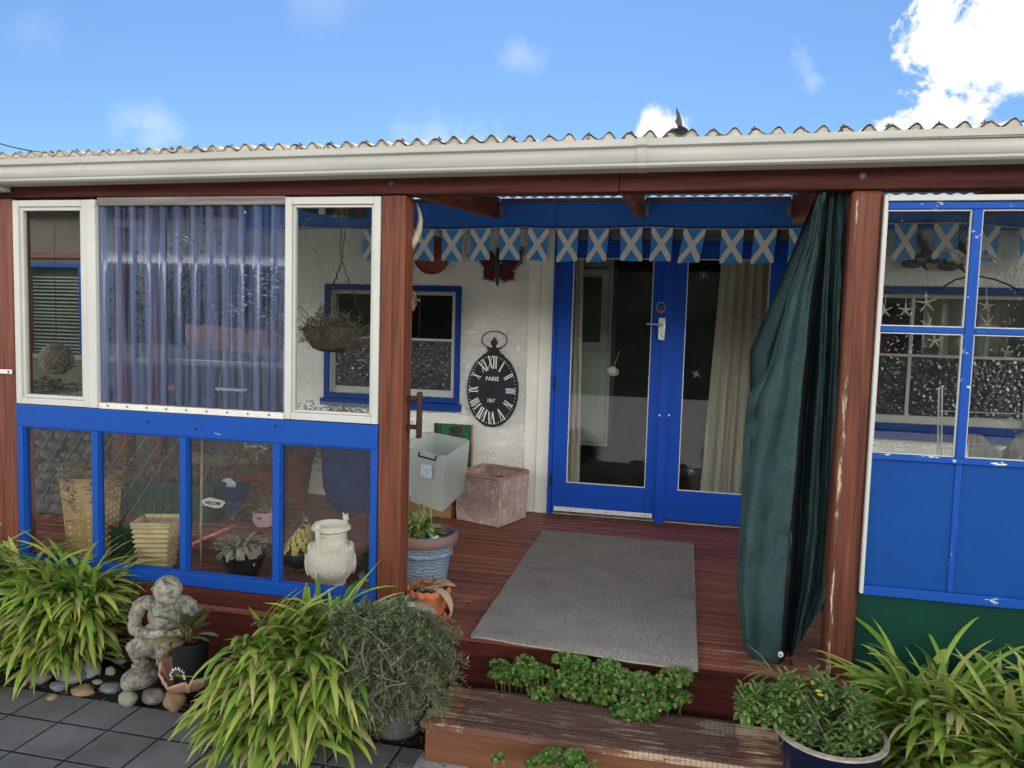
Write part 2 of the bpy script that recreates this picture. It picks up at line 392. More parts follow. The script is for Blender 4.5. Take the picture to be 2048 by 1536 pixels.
pm('yard', (.56, .54, .50), (.48, .46, .43), 6, .9)  # kept pale so the added yard throws sun back at the porch
pm('lawn', (.03, .05, .012), (.02, .035, .01), .8, .9, bstr=.6, bscale=40, bdist=.03)
pm('hill', (.016, .026, .010), (.008, .015, .006), .15, .9, bstr=.5, bscale=2, bdist=.3)
# carpet mat
m, t = newmat('carpet')
a = nzf(t, 110, 4, .8); b = nzf(t, 5, 5, .6); c2 = nzf(t, (2.2, 3.6, 5), 6, .6, .8)
col = mixc(t, ramp(t, a, .35, .65), (.11, .098, .085), (.44, .40, .35))
col = mixc(t, ramp(t, b, .35, .7, 0, .55), col, (.19, .175, .155))
col = mixc(t, ramp(t, c2, .54, .74, 0, .45), col, (.10, .085, .07))
col = mixc(t, ramp(t, nzf(t, 130, 2, .5), .765, .78), col, (.4, .38, .34))
finish(t, col, .95, a, .9, .004, .1)
pm('mat_edge', (.36, .32, .25), (.22, .19, .15), 60, .9)
# shade cloth: woven
m, t = newmat('shade_cloth')
wv = nzf(t, (60, 60, 620), 3, .7); wv2 = nzf(t, (500, 500, 90), 2, .6); bg_ = nzf(t, 5, 5, .6)
col = mixc(t, ramp(t, wv, .38, .66), (.012, .030, .031), (.044, .082, .080))
col = mixc(t, ramp(t, bg_, .4, .75, 0, .4), col, (.06, .095, .09))
p_ = N(t, 'ShaderNodeBsdfPrincipled', {'Base Color': col, 'Roughness': .85, 'Specular IOR Level': .12, 'Normal': N(t, 'ShaderNodeBump', {'Height': M(t, 'ADD', wv, M(t, 'MULTIPLY', wv2, .5)), 'Strength': .5, 'Distance': .003}).outputs[0]})
tr = N(t, 'ShaderNodeBsdfTranslucent', {0: col})
N(t, 'ShaderNodeOutputMaterial', {0: N(t, 'ShaderNodeMixShader', {0: .12, 1: p_.outputs[0], 2: tr.outputs[0]}).outputs[0]})
glass('pane', dirt=.004, refl=.7); glass('pane_dirty', (.9, .92, .9), .006, .6, spots=True); glass('pane_low', (.9, .9, .88), .005, .32, spots=False, dscale=14)
glass('door_glass', (.92, .94, .92), .003, .65)
m, t = newmat('corrugated_clear')
tr = N(t, 'ShaderNodeBsdfTransparent', {0: (.74, .79, .86, 1)}); gl = N(t, 'ShaderNodeBsdfGlossy', {0: (.8, .85, 1, 1), 1: .12}); df = N(t, 'ShaderNodeBsdfDiffuse', {0: (.20, .24, .38, 1)})
st = nzf(t, (50, 50, 1.5), 4, .6)
xr_ = N(t, 'ShaderNodeSeparateXYZ', {0: N(t, 'ShaderNodeTexCoord').outputs['Object']}).outputs[0]
rib = ramp(t, M(t, 'ABSOLUTE', M(t, 'SUBTRACT', M(t, 'FRACT', M(t, 'MULTIPLY', M(t, 'ADD', xr_, 11.5), 11.2)), .5)), .36, .40, 0, .15)
a = N(t, 'ShaderNodeMixShader', {0: M(t, 'ADD', rib, ramp(t, st, .4, .7, .04, .24)), 1: tr.outputs[0], 2: df.outputs[0]})
b = N(t, 'ShaderNodeMixShader', {0: M(t, 'MULTIPLY', M(t, 'SUBTRACT', 1.0, N(t, 'ShaderNodeNewGeometry').outputs['Backfacing']), M(t, 'MINIMUM', M(t, 'MULTIPLY', N(t, 'ShaderNodeFresnel', {0: 1.5}).outputs[0], .75), 1.0)), 1: a.outputs[0], 2: gl.outputs[0]})
N(t, 'ShaderNodeOutputMaterial', {0: b.outputs[0]})
m, t = newmat('obscure_glass')
vo = N(t, 'ShaderNodeTexVoronoi', {'Vector': coord(t, 34), 'Scale': 1.0}, feature='SMOOTH_F1').outputs['Distance']
bn = N(t, 'ShaderNodeBump', {'Height': vo, 'Strength': .65, 'Distance': .014}).outputs[0]
gl = N(t, 'ShaderNodeBsdfGlossy', {0: (.5, .53, .55, 1), 1: .17, 'Normal': bn}); df = N(t, 'ShaderNodeBsdfDiffuse', {0: (.05, .052, .05, 1), 'Normal': bn})
tr = N(t, 'ShaderNodeBsdfTransparent', {0: (.6, .6, .6, 1)})
q = N(t, 'ShaderNodeMixShader', {0: .3, 1: df.outputs[0], 2: tr.outputs[0]})
fr = N(t, 'ShaderNodeFresnel', {0: 1.6, 'Normal': bn})
N(t, 'ShaderNodeOutputMaterial', {0: N(t, 'ShaderNodeMixShader', {0: M(t, 'MULTIPLY', M(t, 'SUBTRACT', 1.0, N(t, 'ShaderNodeNewGeometry').outputs['Backfacing']), M(t, 'ADD', M(t, 'MULTIPLY', fr.outputs[0], 1.2), .05)), 1: q.outputs[0], 2: gl.outputs[0]}).outputs[0]})
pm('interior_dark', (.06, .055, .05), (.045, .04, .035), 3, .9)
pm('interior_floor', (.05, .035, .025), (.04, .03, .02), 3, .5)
pm('cupboard', (.44, .48, .42), (.38, .41, .36), 6, .6)
# sheer curtain
m, t = newmat('curtain')
cu = mixc(t, nzf(t, 90, 3, .6), (.72, .66, .56), (.82, .76, .66))
st = ramp(t, N(t, 'ShaderNodeTexWave', {'Vector': coord(t, (0, 0, 1)), 'Scale': 5.0, 'Distortion': 0.0}, bands_direction='Z').outputs[0], .97, .99)
cu = mixc(t, M(t, 'MULTIPLY', st, ramp(t, nzf(t, (25, 25, 60), 2), .5, .55)), cu, (.85, .83, .78))
N(t, 'ShaderNodeOutputMaterial', {0: N(t, 'ShaderNodeMixShader', {0: .3, 1: N(t, 'ShaderNodeBsdfDiffuse', {0: cu}).outputs[0], 2: N(t, 'ShaderNodeBsdfTranslucent', {0: cu}).outputs[0]}).outputs[0]})
pm('flag_blue', (.075, .34, .80), (.065, .30, .74), 8, .6, bstr=.1)
pm('flag_white', (.86, .85, .82), (.8, .79, .76), 8, .6, bstr=.1)
pm('white_cloth', (.6, .58, .52), (.52, .5, .45), 8, .8)
pm('black', (.012, .013, .015), (.008, .008, .01), 30, .45)
pm('black_iron', (.02, .022, .022), (.012, .012, .012), 60, .5)
pm('clock_face', (.022, .025, .030), (.015, .017, .02), 8, .55)
pm('clock_rim', (.035, .034, .033), (.02, .02, .02), 40, .5)
pm('numeral', (.78, .76, .70), (.7, .68, .62), 20, .6)
pm('terracotta', (.30, .085, .045), (.22, .06, .035), 9, .75, fleck=(.4, .25, .18), flo=.7)
pm('terracotta_dark', (.20, .05, .03), (.14, .035, .025), 9, .8)
pm('orange_plastic', (.42, .14, .05), (.36, .11, .04), 6, .5)
pm('red_plastic', (.42, .05, .03), (.3, .04, .025), 6, .4)
pm('steel', (.55, .54, .48), (.4, .39, .34), 40, .35, metal=.9)
pm('white_plastic', (.7, .69, .64), (.62, .6, .55), 20, .4)
pm('rope', (.34, .29, .2), (.22, .18, .12), 90, .9)
pm('string_white', (.6, .6, .56), (.5, .5, .47), 60, .7)
# crates
m, t = newmat('clear_plastic')
tr = N(t, 'ShaderNodeBsdfTransparent', {0: (.93, .95, .93, 1)}); df = N(t, 'ShaderNodeBsdfPrincipled', {'Base Color': (.8, .83, .8, 1), 'Roughness': .35})
tl = N(t, 'ShaderNodeBsdfTranslucent', {0: (.8, .83, .8, 1)})
dd = N(t, 'ShaderNodeMixShader', {0: .5, 1: df.outputs[0], 2: tl.outputs[0]})
N(t, 'ShaderNodeOutputMaterial', {0: N(t, 'ShaderNodeMixShader', {0: .38, 1: tr.outputs[0], 2: dd.outputs[0]}).outputs[0]})
pm('red_crate', (.40, .30, .265), (.29, .185, .155), (12, 12, 8), .7, fleck=(.54, .45, .41), flo=.57, fscale=(40, 40, 16))
pm('red_crate_rim', (.40, .24, .19), (.26, .12, .09), 16, .6)
pm('card', (.30, .17, .08), (.25, .14, .065), 10, .85)
pm('label_paper', (.6, .62, .6), (.3, .42, .5), 60, .5, lo=.5, hi=.52)
m, t = newmat('painting')
gx = nzf(t, (26, 26, 2.5), 3, .5); gg = nzf(t, 40, 5, .7)
col = mixc(t, ramp(t, gx, .46, .50), (.035, .022, .015), (.012, .10, .035)); col = mixc(t, ramp(t, gg, .5, .75), col, (.05, .22, .08))
finish(t, col, .4, gg, .3)
pm('firewood', (.34, .17, .07), (.16, .08, .04), (8, 40, 40), .8, bstr=.6)
# blue relief pot
m, t = newmat('glazed_blue_relief')
c = coord(t, 1)
wv = N(t, 'ShaderNodeTexWave', {'Vector': coord(t, (22, 22, 22)), 'Scale': .9, 'Distortion': 7.0, 'Detail': 4.0, 'Detail Scale': 1.2}, wave_type='RINGS', rings_direction='SPHERICAL').outputs[0]
pn = nzf(t, 60, 5, .7)
f = M(t, 'ADD', M(t, 'MULTIPLY', wv, .3), M(t, 'MULTIPLY', pn, .85))
finish(t, mixc(t, ramp(t, f, .35, .85), (.075, .115, .165), (.24, .285, .325)), .65, wv, .5, .005)
pm('pot_rim_copper', (.22, .115, .08), (.12, .125, .17), 14, .45, lo=.42, hi=.55)
pm('deep_blue', (.012, .045, .16), (.008, .03, .11), 6, .12, bstr=.02)
pm('navy_glaze', (.006, .010, .032), (.004, .006, .018), 5, .3, bstr=.05)
pm('rim_cream', (.42, .38, .29), (.22, .19, .14), 25, .6, fleck=(.08, .07, .05), flo=.62)
pm('grey_pot', (.11, .11, .105), (.05, .05, .048), 10, .7, fleck=(.35, .34, .3), flo=.66)
pm('urn_white', (.84, .81, .70), (.70, .67, .56), 9, .6, bstr=.3, bscale=60)
pm('tan_ceramic', (.54, .38, .17), (.38, .25, .10), 8, .5, fleck=(.12, .07, .03), flo=.64, fscale=18)
pm('rib_ceramic', (.66, .55, .34), (.48, .37, .2), 10, .4, fleck=(.14, .09, .04), flo=.66, fscale=20)
pm('green_plastic', (.015, .06, .035), (.01, .04, .025), 10, .4)
pm('green_panel', (.006, .042, .028), (.004, .030, .019), 2.2, .5, spec=.2, fleck=(.014, .06, .045), flo=.655, fscale=(3, 3, 22), bstr=.08)
pm('stone_statue', (.36, .34, .27), (.085, .08, .06), 30, .9, bstr=.9, bscale=90, bdist=.01, fleck=(.22, .17, .04), flo=.60, fscale=15)
for i, (a, b) in enumerate([((.33, .34, .32), (.22, .23, .22)), ((.26, .25, .23), (.10, .09, .08)), ((.34, .32, .25), (.22, .20, .15)), ((.30, .21, .12), (.19, .12, .065)), ((.20, .205, .20), (.12, .125, .125))]):
    pm('pebble%d' % i, a, b, 14, .65, bstr=.25, bscale=120, fleck=(.06, .05, .04), flo=.68, fscale=30)
pm('cobble', (.075, .078, .078), (.03, .032, .034), 7, .7, bstr=.3)
pm('broken_terracotta', (.40, .24, .16), (.30, .16, .10), 12, .6)
pm('sign_dark', (.02, .02, .02), None, 10, .6); pm('sign_white', (.62, .62, .58), None, 10, .6)
pm('coir_light', (.46, .24, .15), (.3, .15, .09), (50, 50, 25), .95, bstr=1, bscale=120, bdist=.01)
pm('coir', (.17, .10, .055), (.07, .045, .03), (50, 50, 25), .95, bstr=1, bscale=120, bdist=.01)
pm('pink_pot', (.6, .4, .42), (.5, .3, .32), 30, .4)
pm('yellow_feather', (.60, .50, .16), (.45, .33, .08), 25, .5)
pm('horn', (.40, .34, .24), (.16, .13, .09), (20, 20, 6), .35)
pm('wing_red', (.13, .010, .022), (.09, .008, .016), 20, .4); pm('wing_black', (.012, .016, .018), (.05, .05, .05), 60, .45, lo=.6, hi=.62)
pm('fish_dark', (.035, .040, .045), (.015, .018, .02), 20, .5)
pm('fly_white', (.8, .79, .75), None, 8, .6)
pm('driftwood', (.34, .27, .2), (.2, .16, .12), 30, .8); pm('starfish', (.42, .38, .30), (.3, .27, .2), 60, .8)
leafmat('agapanthus', [(.05, .11, .016), (.15, .27, .035), (.25, .37, .05), (.08, .17, .022), (.34, .43, .07), (.17, .29, .04), (.42, .42, .11)], .42, (.40, .34, .12), .2)
leafmat('heather', [(.12, .16, .075), (.18, .23, .10), (.08, .11, .06), (.25, .29, .13), (.14, .19, .09)], .6, None, .2)
leafmat('twig', [(.14, .115, .095), (.27, .23, .19), (.09, .07, .06)], .8, None, .0)
leafmat('parsley', [(.045, .135, .016), (.10, .22, .03), (.06, .165, .02), (.17, .27, .05), (.03, .09, .014), (.22, .27, .07)], .55, None, .22)
leafmat('parsley_pale', [(.22, .26, .07), (.14, .2, .05), (.28, .27, .10)], .6, None, .2)
leafmat('daisy_leaf', [(.06, .12, .028), (.12, .20, .05), (.18, .26, .07), (.09, .16, .035)], .5, None, .2)
leafmat('silver_leaf', [(.34, .33, .28), (.46, .38, .32), (.28, .33, .27), (.4, .3, .26)], .7, None, .15)
leafmat('beet_leaf', [(.12, .16, .045), (.05, .02, .03), (.17, .20, .06), (.07, .06, .035), (.2, .15, .06)], .45, None, .15)
leafmat('pot_leaf', [(.09, .15, .04), (.18, .26, .07), (.28, .32, .11), (.08, .13, .04)], .5, None, .2)
leafmat('dead', [(.17, .12, .07), (.28, .21, .13), (.10, .07, .045), (.2, .17, .11)], .85, None, .1)
leafmat('dead_pale', [(.40, .31, .16), (.20, .13, .06), (.44, .36, .23), (.30, .21, .10)], .7, None, .2)
leafmat('dark_foliage', [(.022, .038, .015), (.04, .06, .022), (.065, .09, .032), (.03, .045, .02)], .7, None, .15)
leafmat('petal_yellow', [(.8, .6, .05), (.85, .7, .1)], .6, None, .2); leafmat('petal_white', [(.75, .72, .78), (.8, .8, .8)], .6, None, .2)
def copybase(): pass
# ------------------------------------------------------------------ setting
F = 3.5; W = 6.03; G = -.38
rnd_ = random.Random(4)
def R(a, b): return rnd_.uniform(a, b)
def struct(mb, name, mat, **kw): return tag(mb.build(name, mat, None, **kw), None, kind='structure')
g = MB(); g.grid(lambda u, v: Vector((-150+300*u, -150+300*v, G-.06)), 4, 4); struct(g, 'ground', 'lawn', smooth=0)
g = MB(); g.box(-9, 6, 1.3, 3.11, G-.05, G); struct(g, 'paving', 'paver', smooth=0)
def soilz(x, y): return G-.03+.03*mn.noise(Vector((x*5, y*5, 0)))+.012*mn.noise(Vector((x*25, y*25, 3)))+.045*max(0, min(1, (y-3.0)/.3))
g = MB(); g.grid(lambda u, v: Vector((-6+10*u, 3.0+.75*v, soilz(-6+10*u, 3.0+.75*v))), 160, 24); struct(g, 'flower_bed_soil', 'soil', smooth=180)
g = MB(); g.box(-14, 12, -9.5, 1.298, G-.05, G-.004); struct(g, 'bounce_yard', 'yard', smooth=0)  # unseen pale ground added behind the camera to bounce sun into the porch
g = MB(); g.box(-1.03, .1, 2.70, 3.08, G, G+.006); g.v = [v+Vector((0, -.05*(v.x+1)*.4, 0)) for v in g.v]; struct(g, 'concrete_apron', 'concrete', smooth=0)
# the ground rises behind the camera into a grassy hillside (seen mirrored in the door glass)
def hz(x, y):
    d = max(0, -y-9); return G-.03+min(32, (.26+.14*max(0, min(1, (-x-6)/14)))*d)*(1+.25*mn.noise(Vector((x*.05, y*.05, 0))))
g = MB(); g.grid(lambda u, v: Vector((-110+220*u, -9-62*v, hz(-110+220*u, -9-62*v)-.02)), 40, 24); struct(g, 'hillside', 'hill', smooth=180)
# ------------------------------------------------------------------ deck and step
dk = thing('deck', (-1, F, G), 'red stained timber deck under the porch with worn front boards', 'deck')
b = MB(); y = F-.02; i = 0
while y < W-.0:
    w_ = .088; y2 = min(y+w_, W-.004)
    cuts = [-4.9]+sorted([R(-4.2, -2.2), R(-1.2, -.4)*1.0, R(.25, 1.6)])+[3.4]
    for a_, c_ in zip(cuts[:-1], cuts[1:]):
        dz = R(-.0025, .0015); b.box(a_+.002, c_-.002, y+.0025, y2-.0025, -.028+dz, dz)
    y += w_; i += 1
b.build('boards', 'deck_wood', dk, bevel=.004)
b = MB(); b.box(-4.9, 3.4, F, F+.04, -.20, -.03); b.build('fascia_board', 'fascia_wood', dk, bevel=.003)
b = MB(); b.box(-4.9, 3.4, F+.012, F+.04, G, -.205); b.box(-4.9, 3.4, F+.3, W, -.2, -.05); b.build('base_board', 'fascia_wood', dk)
st = thing('timber_step', (-.3, 3.2, G), 'weathered timber step with worn edge and wire mesh in front of the deck', 'step')
b = MB()
for k, (ya, yb) in enumerate([(3.01, 3.128), (3.133, 3.245), (3.25, 3.355)]):
    b.box(-1.02+.012*k, .49-.01*k, ya, yb, -.225, -.19-R(0, .004))
b.build('tread', 'step_wood', st, bevel=.006)
b = MB(); b.box(-1.0, .47, 3.025, 3.06, G, -.227); b.build('riser', 'step_front', st, bevel=.004)
b = MB(); b.box(-1.0, -.965, 3.062, 3.34, G, -.228); b.box(.435, .47, 3.062, 3.34, G, -.228); b.build('side', 'step_front', st)
b = MB()
nx, ny = 56, 15
def mz(x, y): return -.186 + .0035*abs(mn.noise(Vector((x*9, y*9, 0))))
for i in range(nx+1):
    x = -.86+i*.0205
    b.tube([(x+.003*sin(j*.9+i), 3.006+.345*j/8, mz(x, 3+.345*j/8)) for j in range(9)]+[], .0014, 4, False)
for j in range(ny+1):
    yy = 3.008+j*.0225
    b.tube([(-.87+1.165*i/20, yy+.003*sin(i), mz(-.87+1.165*i/20, yy)) for i in range(21)], .0014, 4, False)
for i in range(nx+1):
    x = -.86+i*.0205; b.tube([(x, 3.006, mz(x, 3.006)), (x+.002, 3.003, -.19), (x+.003, 3.004, -.222)], .0014, 4, False)
b.build('wire_mesh', 'screw', st)
# ------------------------------------------------------------------ house wall with openings
ho = thing('house', (0, W, G), 'single storey house with trowelled white stucco wall and blue trim behind the porch', 'house')
XL = P(566, 800, Y=W).x
WIN = (-2.90, -1.80, .885, 1.75)      # left window opening x0,x1,z0,z1
DR = (-1.0, .76, -.0, 2.16)
WR = (1.36, 2.40, .865, 1.80)
def wall_rects(xs, zs, holes, mbx, y0, y1):
    for xa, xb in zip(xs[:-1], xs[1:]):
        for za, zb in zip(zs[:-1], zs[1:]):
            cx, cz = (xa+xb)/2, (za+zb)/2
            if any(h[0] < cx < h[1] and h[2] < cz < h[3] for h in holes): continue
            mbx.box(xa, xb, y0, y1, za, zb)
b = MB()
holes = [WIN, DR, WR]
xs = sorted({XL, 4.2, *[h[0] for h in holes], *[h[1] for h in holes]}); zs = sorted({G, 2.47, *[h[2] for h in holes], *[h[3] for h in holes]})
wall_rects(xs, zs, holes, b, W, W+.16)
wl = b.build('wall', 'stucco', ho, smooth=0)
b = MB(); b.box(XL, XL+.16, W+.16, 11, G, 2.47); b.box(4.04, 4.2, W+.16, 11, G, 2.47); b.box(XL+.16, 4.04, 10.84, 11, G, 2.47); b.build('side_wall', 'stucco_grey', ho, smooth=0)
b = MB(); b.box(XL-.15, 4.3, W+.2, 11.2, 2.475, 2.50); b.build('roof', 'roof_under', ho)
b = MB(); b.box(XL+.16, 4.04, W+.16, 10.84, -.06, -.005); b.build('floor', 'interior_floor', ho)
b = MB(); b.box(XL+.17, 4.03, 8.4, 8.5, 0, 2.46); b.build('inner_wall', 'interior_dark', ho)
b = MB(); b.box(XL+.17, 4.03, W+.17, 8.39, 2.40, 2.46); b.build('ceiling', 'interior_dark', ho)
# blue fascia beam over the wall, ledger above
b = MB(); b.box(P(492, 420, Y=W-.05).x, -1.0, W-.05, W-.002, 2.25, 2.455); b.box(-.998, 3.6, W-.05, W-.002, 2.25, 2.455); b.build('lintel_board', 'blue_fascia', ho, bevel=.003)
# white cover boards left of the doors and above
b = MB(); b.box(-1.20, -1.105, W-.022, W-.001, 0, 2.245); b.box(-1.102, -1.002, W-.03, W-.001, 0, 2.245); b.box(.764, .87, W-.03, W-.001, 0, 2.245)
b.build('cover_board', 'white_board', ho, bevel=.002)
b = MB(); b.box(-1.0, .762, W-.026, W-.001, 2.165, 2.245); b.build('head_board', 'grey_wood', ho, bevel=.002)
# left window (blue trim, two white sashes, obscure lower panes)
def house_window(x0, x1, z0, z1, cols, rows_z, name='window', trim=.045, obscure=True, sill=True, mat='white_z', munt=()):
    f = MB(); f.frame(x0-trim, x1+trim, z0-trim, z1+trim, W-.03, W-.0005, trim)
    wn = f.build(name, 'blue_trim', ho, bevel=.003)
    if sill:
        q = MB(); q.box(x0-trim-.02, x1+trim+.02, W-.06, W-.001, z0-trim-.06, z0-trim-.002); q.build('sill', 'blue_trim', wn, bevel=.006)
    xs = [x0+(x1-x0)*c for c in cols]
    for a_, c_ in zip(xs[:-1], xs[1:]):
        q = MB(); q.frame(a_+.002, c_-.002, z0+.002, z1-.002, W+.012, W+.05, .035, .035, .055, .03)
        for mx_ in munt: q.box(mx_-.012, mx_+.012, W+.016, W+.043, z0+.057, z1-.032)
        for rz in rows_z: q.box(a_+.037, c_-.037, W+.014, W+.045, rz-.01, rz+.01)
        q.build('sash', mat, wn, bevel=.002)
        zz = [z0+.057]+list(rows_z)+[z1-.032]
        for k, (za, zb) in enumerate(zip(zz[:-1], zz[1:])):
            q = MB(); q.box(a_+.037, c_-.037, W+.026, W+.030, za+.0+(.01 if k else 0), zb-(.01 if k < len(zz)-2 else 0))
            q.build('pane', 'obscure_glass' if (k == 0 and obscure) else 'pane', wn)
    return wn
zm = P(865, 680, Y=W).z
house_window(*WIN[:4], [0, .60, 1.0], [zm])
wr = house_window(*WR[:4], [0, 1.0], [P(1850, 712, Y=W).z], trim=.05, munt=(P(1822, 700, Y=W).x, P(1930, 700, Y=W).x))
# net curtain inside right window, red lampshades
cu = single(MB().grid(lambda u, v: Vector((1.72+.92*u, W+.16+.03*sin(u*40)+.01*sin(u*93), .82+.96*v)), 90, 4), 'net_curtain', 'curtain', (2.1, W+.16, .82), 'pale net curtain hanging inside the window on the right', 'curtain')
b = MB(); b.ell((1.42, W+.45, 1.36), .13); b.ell((1.84, W+.42, 1.13), .17)
single(b, 'red_vase', 'red_plastic', (1.6, W+.45, .9), 'round red ornaments behind the dark window on the right', 'ornament')
# french doors
def door(x0, x1, label, hinge_left, front):
    f = MB(); y0 = W-.055+front; y1 = y0+.042
    f.frame(x0, x1, .03, 2.135, y0, y1, .115 if hinge_left else .13, .115, .235, .11)
    d = f.build('door', 'blue_door', ho, bevel=.003); tag(d, label)
    gx0, gx1 = x0+(.115 if hinge_left else .13), x1-.115
    q = MB(); q.box(gx0, gx1, y0+.018, y0+.022, .265, 2.025); q.build('glass', 'door_glass', d)
    q = MB(); q.frame(gx0, gx1, .265, 2.025, y0+.004, y0+.016, .006); q.build('putty_line', 'white_board', d)
    return d, y0
b = MB(); b.box(-.998, -.965, W-.05, W+.02, 0, 2.16); b.box(.727, .758, W-.05, W+.02, 0, 2.16); b.box(-.964, .726, W-.05, W+.02, 2.14, 2.16); b.build('door_frame', 'blue_door', ho, bevel=.002)
d1, y1_ = door(-.962, -.118, 'blue glazed door leaf with the handle', True, 0)
d2, y2_ = door(-.114, .725, 'blue glazed door leaf half hidden by the green cloth', False, 0)
b = MB(); b.box(-.150, -.085, y1_-.018, y1_-.001, .0, 2.135); b.build('meeting_strip', 'blue_door', d1, bevel=.003)
b = MB(); b.box(-.94, -.17, y1_-.012, y1_-.001, .035, .07); b.build('weather_strip', 'white_plastic', d1, bevel=.003)
b = MB()
for px in (1142, 1212, 1290):
    q = P(px, 1022, Y=y1_); b.lathe([(0, 0), (.005, .0), (.005, .003), (0, .004)], (q.x, y1_-.013, .052), 8, Matrix.Rotation(pi/2, 4, 'X'))
b.build('screw', 'screw', d1)
hp = P(1324, 658, Y=y1_-.02)
b = MB(); b.box(hp.x-.026, hp.x+.022, y1_-.026, y1_-.018, hp.z-.085, hp.z+.085); pl = b.build('handle', 'steel', d1, bevel=.003)
b = MB(); b.tube([(hp.x, y1_-.026, hp.z+.03), (hp.x, y1_-.065, hp.z+.03), (hp.x-.03, y1_-.07, hp.z+.031), (hp.x-.115, y1_-.068, hp.z+.036)], [.009, .009, .008, .006], 10); b.build('lever', 'steel', pl)
b = MB(); b.box(hp.x-.004, hp.x+.004, y1_-.0275, y1_-.0255, hp.z-.062, hp.z-.04); b.build('keyhole', 'black', pl)
sp = P(1325, 615, Y=y1_-.02)
b = MB()
oc = lambda r: [(sp.x-.012+r*cos(pi/8+k*pi/4), y1_-.0185, sp.z+r*1.15*sin(pi/8+k*pi/4)) for k in range(8)]
b.prism(oc(.036), (0, -.001, 0)); stk = b.build('sticker', 'sign_white', d1)
b = MB(); b.prism([(p[0], p[1]-.0012, p[2]) for p in oc(.032)], (0, -.0006, 0)); b.build('sticker_face', 'blue_panel', stk)
b = MB(); b.prism([(p[0], p[1]-.0024, p[2]) for p in oc(.029)[4:8]], (0, -.0005, 0)); b.build('sticker_red', 'red_plastic', stk)
text('sticker_text', 'SECURITY', .011, (sp.x-.012, y1_-.0215, sp.z+.004), 'sign_white', stk)
b = MB()
for z_ in (1.98, 1.05, .28): b.box(-.975, -.955, y1_-.012, y1_-.001, z_-.045, z_+.045)
b.build('hinge', 'black_iron', d1, bevel=.002)
b = MB()
for px in (1319, 1338):
    q = P(px, 831, Y=y1_-.02); b.lathe([(0, 0), (.009, .0), (.008, .006), (0, .008)], (q.x, y1_-.019, q.z), 10, Matrix.Rotation(pi/2, 4, 'X'))
b.build('catch', 'steel', d1)
# etched star decals on the right leaf glass
def star(px, py, r, n=8):
    c = P(px, py, Y=y2_+.016); q = MB()
    for k in range(n):
        a = pi*k/n*1.0+.2*(k % 2); rr = r*(1 if k % 2 else .75)
        q.bar((c.x-rr*cos(a), y2_+.0165-.0003*k, c.z-rr*sin(a)), (c.x+rr*cos(a), y2_+.0165-.0003*k, c.z+rr*sin(a)), .0016, .0003, (0, 1, 0))
    q.build('star_decal', 'sign_white', d2)
star(1407, 550, .042, 4); star(1392, 748, .036, 4); star(1382, 942, .036, 4); star(1450, 657, .022, 4)
# cupboard and curtains inside
cb = thing('cupboard', (-1.0, 7.6, 0), 'tall grey-green panelled cupboard seen through the left door glass', 'cupboard')
b = MB(); b.box(-1.12, -.62, 6.94, 7.4, 0.42, 2.1); b.build('body', 'cupboard', cb, bevel=.004)
for za, zb in ((1.28, 2.02), (.46, 1.22)):
    b = MB(); b.frame(-1.09, -.65, za, zb, 6.905, 6.937, .07, .07, .08, .08); dd_ = b.build('door', 'cupboard', cb, bevel=.005)
    b = MB(); b.box(-1.02, -.72, 6.922, 6.93, za+.08, zb-.08); b.build('panel', 'interior_dark' if za > 1.2 else 'cupboard', dd_)
def curtain(x0a, x1a, x0b, x1b, y, zt, zb, label, mat='curtain', n=120, amp=.03, fr=11):
    def fn(u, v):
        z = zt+(zb-zt)*v; xa = x0a+(x0b-x0a)*v; xb = x1a+(x1b-x1a)*v; x = xa+(xb-xa)*u
        return Vector((x+.006*sin(u*fr*6.28*1.7+v*2), y+amp*sin(u*fr*6.28+v*1.2)*(.6+.4*v)+.4*amp*sin(u*fr*17+1), z))
    return single(MB().grid(fn, n, 24), 'curtain', mat, ((x0a+x1a)/2, y, zb), label, 'curtain')
curtain(.27, .66, .175, .68, W+.16, 2.12, .05, 'sheer cream striped curtain gathered inside the right door leaf', fr=6)
curtain(-.87, -.80, -.87, -.76, W+.14, 2.12, .05, 'narrow cream curtain edge inside the left door leaf', n=30, fr=2)
# folded plastic flower on a stick hanging inside the left leaf
q = P(1225, 742, Y=W+.1)
b = MB(); b.ell(q, (.05, .04, .035), 12, 8, None, .5, 3); b.tube([q, q+Vector((.05, 0, .16))], .002, 5)
single(b, 'paper_flower', 'white_cloth', tuple(q-Vector((0, 0, .04))), 'small crumpled white paper ornament on a stick behind the left door glass', 'ornament')
# ------------------------------------------------------------------ porch frame
po = thing('porch', (-.5, F, G), 'red timber porch with corrugated roof, cream gutter and salvaged glazed windows', 'porch')
PY0, PY1 = F, F+.12
b = MB(); b.box(-1.426, -1.305, PY0, PY1, .002, 2.095); mp = b.build('post', 'timber_z', po, bevel=.006); tag(mp, 'middle red post with knots and the wooden pull handle')
b = MB(); b.box(.667, .790, PY0, PY1, .002, 2.098); rp = b.build('post', 'post_worn', po, bevel=.014); tag(rp, 'right red post with a worn splintered edge')
b = MB(); b.box(-3.66, -3.53, PY0, PY1, G, 2.095); b.build('post', 'timber_z', po, bevel=.005)
b = MB(); b.box(3.0, 3.12, PY0, PY1, G, 2.095); b.box(-4.9, -4.78, 5.9, 6.02, G, 2.25); b.build('rear_post', 'timber_z', po, bevel=.005)
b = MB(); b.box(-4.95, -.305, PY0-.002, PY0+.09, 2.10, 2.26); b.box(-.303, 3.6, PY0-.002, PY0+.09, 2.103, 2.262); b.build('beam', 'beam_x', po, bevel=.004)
b = MB()
for px in (783,):
    q = P(px, 367, Y=PY0); b.ell((q.x, PY0-.004, q.z), (.012, .006, .012), 10, 6)
